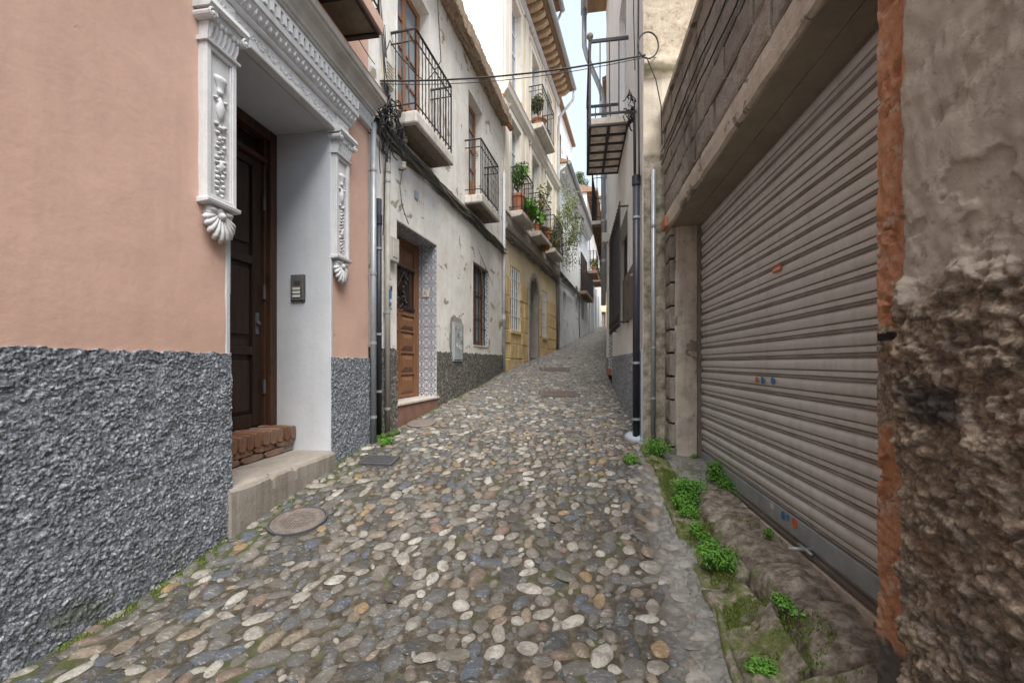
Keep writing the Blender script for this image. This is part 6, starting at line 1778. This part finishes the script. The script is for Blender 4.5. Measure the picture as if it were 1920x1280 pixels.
mb = MB(); mb.tube([(9.85, .50, 8.05), (9.85, .50, 7.2), (9.85, .42, 6.9), (9.85, .14, 6.2), (9.85, .07, 5.9), (9.85, .07, 1.3)], .055, 12); mb.build('tube', 'galv', dp, smooth=True)
mb = MB(); 
for z in (4.2, 3.2, 2.3): mb.lathe((9.85, .07, z), [(.056, -.03), (.066, -.03), (.066, .03), (.056, .03)], 12)
mb.build('socket', 'galv', dp)
cn_ = root(FR, 'wall_camera', 'small grey box lamp high by the far corner of the white house', 'wall lamp', (9.3, 0, 2.3))
MB().box(9.2, 9.35, .0, .14, 2.55, 2.75).build('case', 'plastic_box', cn_, bevel=.01)  # plain camera case, gives no light
# black downpipe and grey conduit near the corner
pipe(FR, 'downpipe', 'black plastic downpipe at the near corner of the white house', 4.56, .05, -.80, 1.92, .036, 'pvc_dark', (1.5, -.0, -.58), sock=(1.88,), shoe=False)
mb = MB()
o = cable('wall_cable', [(4.52, .04, 5.5), (4.5, .035, 4.2), (4.53, .035, 3.2), (4.5, .03, 1.9)], .010, 'thick cable running up the corner of the white house above the black pipe', 0, 'cable', F=FR)
cable('wall_cable', [(4.75, .035, 5.5), (4.9, .035, 3.9), (4.82, .03, 3.2)], .006, 'thin looping cable on the white house front near the balcony', 0, 'cable', F=FR)
tgm = MB(); g = random.Random(77)
for k in range(16):
    p = [(4.85 + g.uniform(-.1, .1), .04 + g.uniform(0, .07), 2.82 + g.uniform(-.12, .08))]
    for q in range(6): l = p[-1]; p.append((l[0] + g.uniform(-.05, .05), max(.02, l[1] + g.uniform(-.03, .03)), l[2] + g.uniform(-.06, .05)))
    tgm.tube(p, g.uniform(.004, .009), 5)
for k in range(4): tgm.tube([(4.75 + k * .04, .04, 2.8), (4.72 + k * .05, .035, 2.4 - k * .1), (4.74 + k * .03, .03, 1.8 - k * .1)], .005, 4)
o = tgm.build('cable_tangle', 'cable', None, FR, smooth=True); o['label'] = 'small knot of black cables on the white house below the balcony'; o['category'] = 'cables'
gz0 = float(G(1.36, 4.2))
cd = root(W0, 'conduit', 'galvanised conduit standing against the beige side wall between black pipe and pillar', 'pipe', (1.395, 4.2, gz0))
mb = MB(); mb.tube([(1.395, 4.21, gz0), (1.395, 4.21, 1.90)], .022, 14); mb.build('tube', 'galv', cd, smooth=True)
for z in (1.35, .15, -.35):
    mb = MB(); mb.lathe((1.395, 4.21, z), [(.024, -.01), (.028, -.01), (.028, .01), (.024, .01)], 12); mb.build('bracket', 'galv', cd)
cable('gable_cable', [(1.46, 4.15, 2.12), (1.45, 4.15, 2.5), (1.40, 4.15, 2.75), (1.31, 4.15, 2.97)], .006, 'thick cable rising from the conduit up the beige gable', 0)
mb = MB(); pts = [(1.33 + .10 * math.cos(a), 4.17, 3.10 + .13 * math.sin(a)) for a in np.linspace(-2.6, 3.3, 26)]; mb.tube(pts, .008, 5)
o = mb.build('cable_loop', 'cable', None, W0, smooth=True); o['label'] = 'loose loop of black cable on the beige gable where the wire lands'; o['category'] = 'cable'
cable('overhead_cable', [(-1.50, 4.62, 3.05), (1.30, 4.15, 2.99)], .0085, 'black cable strung across the lane between the two sides', .075, n=6)
cable('overhead_cable', [(-1.50, 4.62, 3.02), (1.30, 4.15, 2.97)], .004, 'thin second wire just below the cable across the lane', .095, n=5)

# cement mound at the pipe foot
zg = gz_at(FR, 4.6, .1); mb = MB(); mb.ball((4.68, .03, zg), (.20, .13, .075), 14, 8); mb.build('cement_mound', 'blue_paint', HR, smooth=True)

# ------------------------------------------------------------------ RIGHT: next house, mostly hidden
HQ = root(FQ, 'neighbour_house', 'next house on the right seen only by its balcony and boarded eave', 'house', (2, 0, 0))
wall(HQ, 'wall', 'white_house', .1, 30, -.6, 6.6, [], .5, .02, 1)
body(HQ, 'body', 'white_house', .12, 29.9, -6, -.4, -.6, 6.5)
b_ = MB().box(.2, 1.9, 0, .36, 3.30, 3.38).build('balcony', 'balcony_conc', HQ)
railing(b_, 'railing', .22, 1.88, 0, .34, 3.38, 1.15, .11, False, r=.008)
mb = MB()
for k in range(5):
    for zz in (.2, .55, .9): spiral(mb, (.36 + k * .32, 3.38 + zz), .09, 1.3, .35, 1, .008)
mb.build('scrollwork', 'iron', b_)
mb = MB()
for k in range(14): mb.box(.25 + k * .115, .30 + k * .115, .01, .35, 3.25, 3.299)
mb.build('soffit_beam', 'eave_wood', b_)
MB().box(2.0, 12, 0, .42, 3.62, 3.70).build('eave_board', 'eave_wood', HQ)
for k in range(40): MB().box(2.05 + k * .25, 2.13 + k * .25, .01, .40, 3.52, 3.615).build('rafter', 'eave_wood', HQ)
MB().prism([(-6, 6.61), (.1, 6.61), (.1, 6.7), (-3, 7.8)], .1, 30).build('roof', 'roof_tile', HQ)

# ------------------------------------------------------------------ GARAGE (right, near)
GR = root(FG, 'garage', 'concrete block garage with a wide grey roller shutter under a concrete beam', 'garage', (2.9, -.84, -1.0))
EO = .84
g0, g1 = 1.38, 4.43
zbm = 1.27
# beam
n = 80; A = []
for i in range(n + 1):
    u = g0 - .3 + (4.34 - g0 + .3) * i / n; k = float(fbm(np.array(u * 7), np.array(0.), 0, 4, 3)) * .008; k2 = float(fbm(np.array(u * 16), np.array(4.), 0, 4, 5)) * .007
    A.append([(u, -SH_E + .02, zbm), (u, -EO - .09, zbm + k * .4), (u, -EO - .012, zbm + .002 + k2), (u, -EO + .004 + k, zbm + .014 + k2), (u, -EO + .006 + k, zbm + .10), (u, -EO + .002, zbm + .155 + k2), (u, -EO - .03, zbm + .168), (u, -SH_E + .02, zbm + .168)])
mb = MB(); mb.grid(np.array(A)); mb.add(A[-1], [tuple(range(8))]); bm_ = mb.build('beam', 'concrete', GR, smooth=False)
MB().box(g0 - .3, 4.14, -SH_E + .0, -EO - .155, zbm - .007, zbm - .001).build('soffit_board', 'concrete_dark', bm_)
MB().box(g0 - .3, 4.14, -EO - .148, -EO - .022, zbm - .006, zbm - .0008).build('soffit_board', 'concrete_dark', bm_)
# blocks above
zb0 = zbm + .175; ch = .205; bl_ = .405
bms = []
for k in range(5):
    mb = MB(); N = 17; M_ = 10
    U = np.linspace(-bl_ / 2 + .008, bl_ / 2 - .008, N); Z = np.linspace(-ch / 2 + .008, ch / 2 - .008, M_); UU, Z2 = np.meshgrid(U, Z, indexing='ij')
    D_ = .006 * fbm(UU * 20 + k * 9, Z2 * 20, 0, 3, 90 + k); ed = np.minimum.reduce([UU - U[0], U[-1] - UU, Z2 - Z[0], Z[-1] - Z2]); D_ = D_ - .006 * 1.3 * np.exp(-ed / .008)
    mb.grid(np.stack([UU, D_, Z2], -1)); mb.box(U[0], U[-1], -.08, -.008, Z[0], Z[-1])
    o = mb.build('block', 'block', None, W0, recalc=False); bms.append(o.data); bpy.data.objects.remove(o)
for r_ in range(5):
    off = (r_ % 2) * bl_ / 2
    u = -1.2 + off
    while u < 4.42:
        uu0, uu1 = u, min(4.43, u + bl_)
        if uu1 - uu0 > .06 and uu1 > .9:
            sx_ = (uu1 - uu0) / bl_
            inst('block', random.choice(bms), GR, loc_of(GR, (uu0 + uu1) / 2, -EO + random.uniform(-.010, .006), zb0 + ch * (r_ + .5)), (0, 0, random.uniform(-.004, .004)), (sx_, 1, 1))
        u += bl_
MB().box(.5, 4.425, -EO - .2, -EO - .022, zb0 - .006, zb0 + ch * 5 - .01).build('mortar_core', 'concrete', GR)
MB().box(-3, 4.44, -5, -EO + .02, zb0 + ch * 5, zb0 + ch * 5 + .05).build('roof', 'concrete', GR)
body(GR, 'body', 'block', -3, 4.43, -5, -1.5, -1.4, 2.46)
MB().box(1.2, 4.3, -1.5, -1.42, -1.2, 1.6).build('interior', 'dark', GR)
# far pillar: stacked blocks on the street side, plastered jamb towards us
pl = root  # (unused)
mb = MB(); Uw = np.linspace(-SH_E - .05, -EO - .055, 24); Zw = np.linspace(-1.15, zbm - .004, 200); WW, ZW = np.meshgrid(Uw, Zw, indexing='ij')
D_ = .010 * fbm(WW * 16, ZW * 10, 0, 4, 44) + .012 * fbm(WW * 5, ZW * 4, 0, 2, 45) - .03 * np.exp(-np.maximum(0, ZW + .98) / .1) * 0
ed = np.exp(-np.maximum(0, (WW[-1, -1] - WW)) / .010) * .02
mb.grid(np.stack([4.14 - D_ + ed, WW, ZW], -1)); pil = mb.build('pillar', 'concrete', GR, smooth=True)
MB().box(4.165, 4.43, -SH_E - .05, -EO - .09, -1.15, zbm - .003).build('pillar_core', 'concrete', pil)
zz = -1.0; k = 0
while zz < zbm - .05:
    h_ = min(.215, zbm - .006 - zz)
    o = inst('block', bms[k % 5], pil, loc_of(GR, 4.30 + random.uniform(-.006, .006), -EO - .012 + random.uniform(-.006, .004), zz + h_ / 2), (0, 0, random.uniform(-.01, .01)), (.30 / bl_, 1.1, h_ / ch)); 
    o = inst('block', bms[(k + 2) % 5], pil, loc_of(GR, 4.158 + random.uniform(-.004, .004), -EO - .058, zz + h_ / 2), (0, 0, R(-90)), (.085 / bl_, 1.1, h_ / ch))
    o.rotation_euler = (0, 0, R(90))
    zz += h_ + .004; k += 1
MB().box(4.10, 4.15, -SH_E + .0, -SH_E + .035, -1.0, zbm - .01).build('shutter_guide', 'rust', GR)
mb = MB(); mb.box(4.15, 4.33, -EO + .0, -EO + .035, zbm + .0, zbm + .11); mb.build('broken_brick', 'terracotta', GR, bevel=.015)
# roller shutter: 22 slats as pieces
su0, su1 = 1.20, 4.12
pit = .103
ns = int((zbm + .03 - (SH_Z + .12)) / pit) + 1
prof = [(-.010, .0), (-.010, .006), (-.003, .008), (-.001, .011), (-.003, .014), (-.010, .017), (-.010, .021), (-.001, .023), (.001, .034), (.000, .044), (-.006, .046), (-.006, .049), (.002, .052), (.006, .060), (.0085, .070), (.009, .080), (.007, .090), (.002, .098), (-.008, .1005), (-.010, .103)]
slms = []
for q in range(5):
    mb = MB(); Us = np.linspace(0, su1 - su0, 60)
    A = [[(u, w_ + .0022 * float(fbm(np.array(u * 3.), np.array(z * 20.), 0, 3, 300 + q)), z + .0012 * float(fbm(np.array(u * 2.), np.array(.5), 0, 2, 310 + q))) for w_, z in prof] for u in Us]
    mb.grid(np.array(A)); o = mb.build('slat', 'slat', None, W0, recalc=False); o.data.shade_smooth(); o.data.set_sharp_from_angle(angle=R(42)); slms.append(o.data); bpy.data.objects.remove(o)
sh = MB().box(su0, su1, -SH_E - .02, -SH_E + .006, SH_Z + .02, SH_Z + .125).build('roller_shutter', 'galv', GR, bevel=.004)
for i in range(ns):
    inst('slat', slms[i % 5], sh, loc_of(GR, su0, -SH_E + random.uniform(-.0015, .0015), SH_Z + .126 + i * pit), (0, random.uniform(-.0007, .0007), 0))
mb = MB(); mb.box(su0, su1, -SH_E + .0, -SH_E + .030, SH_Z, SH_Z + .018); mb.box(su0, su1, -SH_E - .01, -SH_E + .012, SH_Z + .0185, SH_Z + .034); mb.build('bottom_rail', 'brown_metal', sh, bevel=.003)
mb = MB(); mb.tube([(2.25, -SH_E + .01, SH_Z + .03), (2.25, -SH_E + .11, SH_Z + .03)], .010, 8); mb.tube([(2.19, -SH_E + .035, SH_Z + .03), (2.31, -SH_E + .035, SH_Z + .03)], .008, 6); mb.build('handle', 'galv', sh, smooth=True)
def shp(px, py):
    x = (px - 960) / 800; o0 = FG.P(0, -SH_E + .016, 0); t_ = (x * o0[1] - o0[0]) / (FG.d[0] - x * FG.d[1]); return t_, (680 - py) * (o0[1] + FG.d[1] * t_) / 800
def disc(mb, c, r, w0, w1, n=14): mb.prismw([(c[0] + r * math.cos(a), c[1] + r * math.sin(a)) for a in np.linspace(0, 2 * math.pi, n, endpoint=False)], w0, w1)
for (px, py, r, m) in ((1419, 712, .020, 'orange_sticker'), (1430, 713, .022, 'blue_sticker'), (1449, 714, .022, 'blue_sticker'), (1486, 980, .026, 'orange_sticker'), (1465, 966, .024, 'blue_sticker'), (1474, 970, .018, 'blue_sticker')):
    c = shp(px, py); mb = MB(); low = py > 900; disc(mb, c, r, -SH_E + (.0065 if low else .0165), -SH_E + (.008 if low else .0185)); mb.build('sticker', m, sh)
c = shp(1444, 948); MB().box(c[0] - .02, c[0] + .02, -SH_E + .0065, -SH_E + .008, c[1] - .015, c[1] + .015).build('sticker', 'white_sticker', sh)
c = shp(1457, 504); MB().box(c[0] - .05, c[0] + .05, -SH_E + .0165, -SH_E + .0185, c[1] - .018, c[1] + .018).build('sticker', 'orange_sticker', sh)
MB().box(c[0] - .04, c[0] + .04, -SH_E + .0186, -SH_E + .0196, c[1] - .006, c[1] + .004).build('sticker_print', 'white_sticker', sh)
# concrete strip under the shutter
mb = MB(); mb.box(1.1, 4.14, -SH_E - .3, -SH_E + .04, -1.3, SH_Z - .01); mb.build('sill', 'concrete', GR)
# wires stapled along the block wall
g = random.Random(2)
for k, (za, zb_) in enumerate(((2.22, 2.25), (2.04, 2.10), (1.86, 1.98))):
    pts = [(1.0 + 3.4 * i / 10, -EO + .018 + .006 * math.sin(i * 2 + k), za + (zb_ - za) * i / 10 - .03 * math.sin(math.pi * (i % 2 + .3 * k) / 2)) for i in range(11)]
    cable('wall_wire', pts, .005, ['topmost thin wire stapled along the block wall', 'middle wire sagging along the block wall', 'lowest wire stapled along the block wall'][k], .008, 'cable', 'wires along the garage wall', 'wire', F=FG)

# ------------------------------------------------------------------ NEAR RIGHT: rubble and plaster wall end
HN = root(FG, 'rubble_wall', 'rough rubble and peeling plaster wall end with a strip of orange render beside the shutter', 'wall', (.8, -.84, -1.2))
def coord(a0, a1, s_): return np.linspace(a0, a1, int((a1 - a0) / s_) + 1)
U = coord(.55, 1.375, .0050); Z = np.concatenate([coord(-1.3, .45, .0052), coord(.46, 2.46, .016)])
UU, ZZ_ = np.meshgrid(U, Z, indexing='ij')
d1, d2, cid = worley(UU * 15 + .5 * fbm(UU * 12, ZZ_ * 12, 0, 2, 1), ZZ_ * 19 + .5 * fbm(UU * 12, ZZ_ * 12, 3, 2, 2), 5)
e1, e2, eid = worley(UU * 42 + .4 * fbm(UU * 30, ZZ_ * 30, 0, 2, 3), ZZ_ * 46, 6)
lump = (.016 * cid - .012 * d1) + (.011 * eid - .010 * e1) + .013 * billow(UU * 14, ZZ_ * 14, 4, 70) + .007 * billow(UU * 55, ZZ_ * 55, 2, 71) + .022 * fbm(UU * 4, ZZ_ * 4, 0, 2, 72)
plast = .006 * fbm(UU * 7, ZZ_ * 5, 0, 4, 73) + .0035 * fbm(UU * 40, ZZ_ * 30, 0, 3, 74) + .005 * (fbm(UU * 5, ZZ_ * 6, 0, 4, 75) > .12)
edge_n = fbm(UU * 6, ZZ_ * 5, 0, 4, 76)
m = np.clip((.17 - ZZ_ + .16 * edge_n) / .05, 0, 1)
orng = np.clip((UU - 1.252 + .03 * fbm(ZZ_ * 5, ZZ_ * 0, 0, 3, 77)) / .01, 0, 1)
D_ = plast * (1 - m) + (lump + .004) * m
D_ = D_ * (1 - orng) + orng * (-.014 + .008 * fbm(UU * 60, ZZ_ * 60, 0, 4, 78) - .012 * (fbm(UU * 9, ZZ_ * 14, 0, 3, 79) > .3))
mb = MB(); mb.grid(np.stack([UU, -EO + D_, ZZ_], -1))
# return face into the doorway
Wb = np.linspace(-EO, -SH_E - .05, 30); A = np.stack([np.repeat(UU[-1][None], 30, 0), (-EO + D_[-1])[None] + (Wb + EO)[:, None], np.repeat(ZZ_[-1][None], 30, 0)], -1); mb.grid(A)
rb = mb.build('rubble_face', 'rubble', HN, smooth=True, recalc=False)
U = coord(-3.0, .55, .05); Z = coord(-1.3, 2.46, .05); UU2, ZZ2 = np.meshgrid(U, Z, indexing='ij')
mb = MB(); mb.grid(np.stack([UU2, -EO + .02 * billow(UU2 * 8, ZZ2 * 8, 2, 70) * (ZZ2 < .2) + .004, ZZ2], -1)); mb.build('rubble_face', 'rubble', HN, smooth=True)
MB().box(-3, 1.33, -1.5, -EO - .08, -1.35, 2.45).build('core', 'concrete_dark', HN)
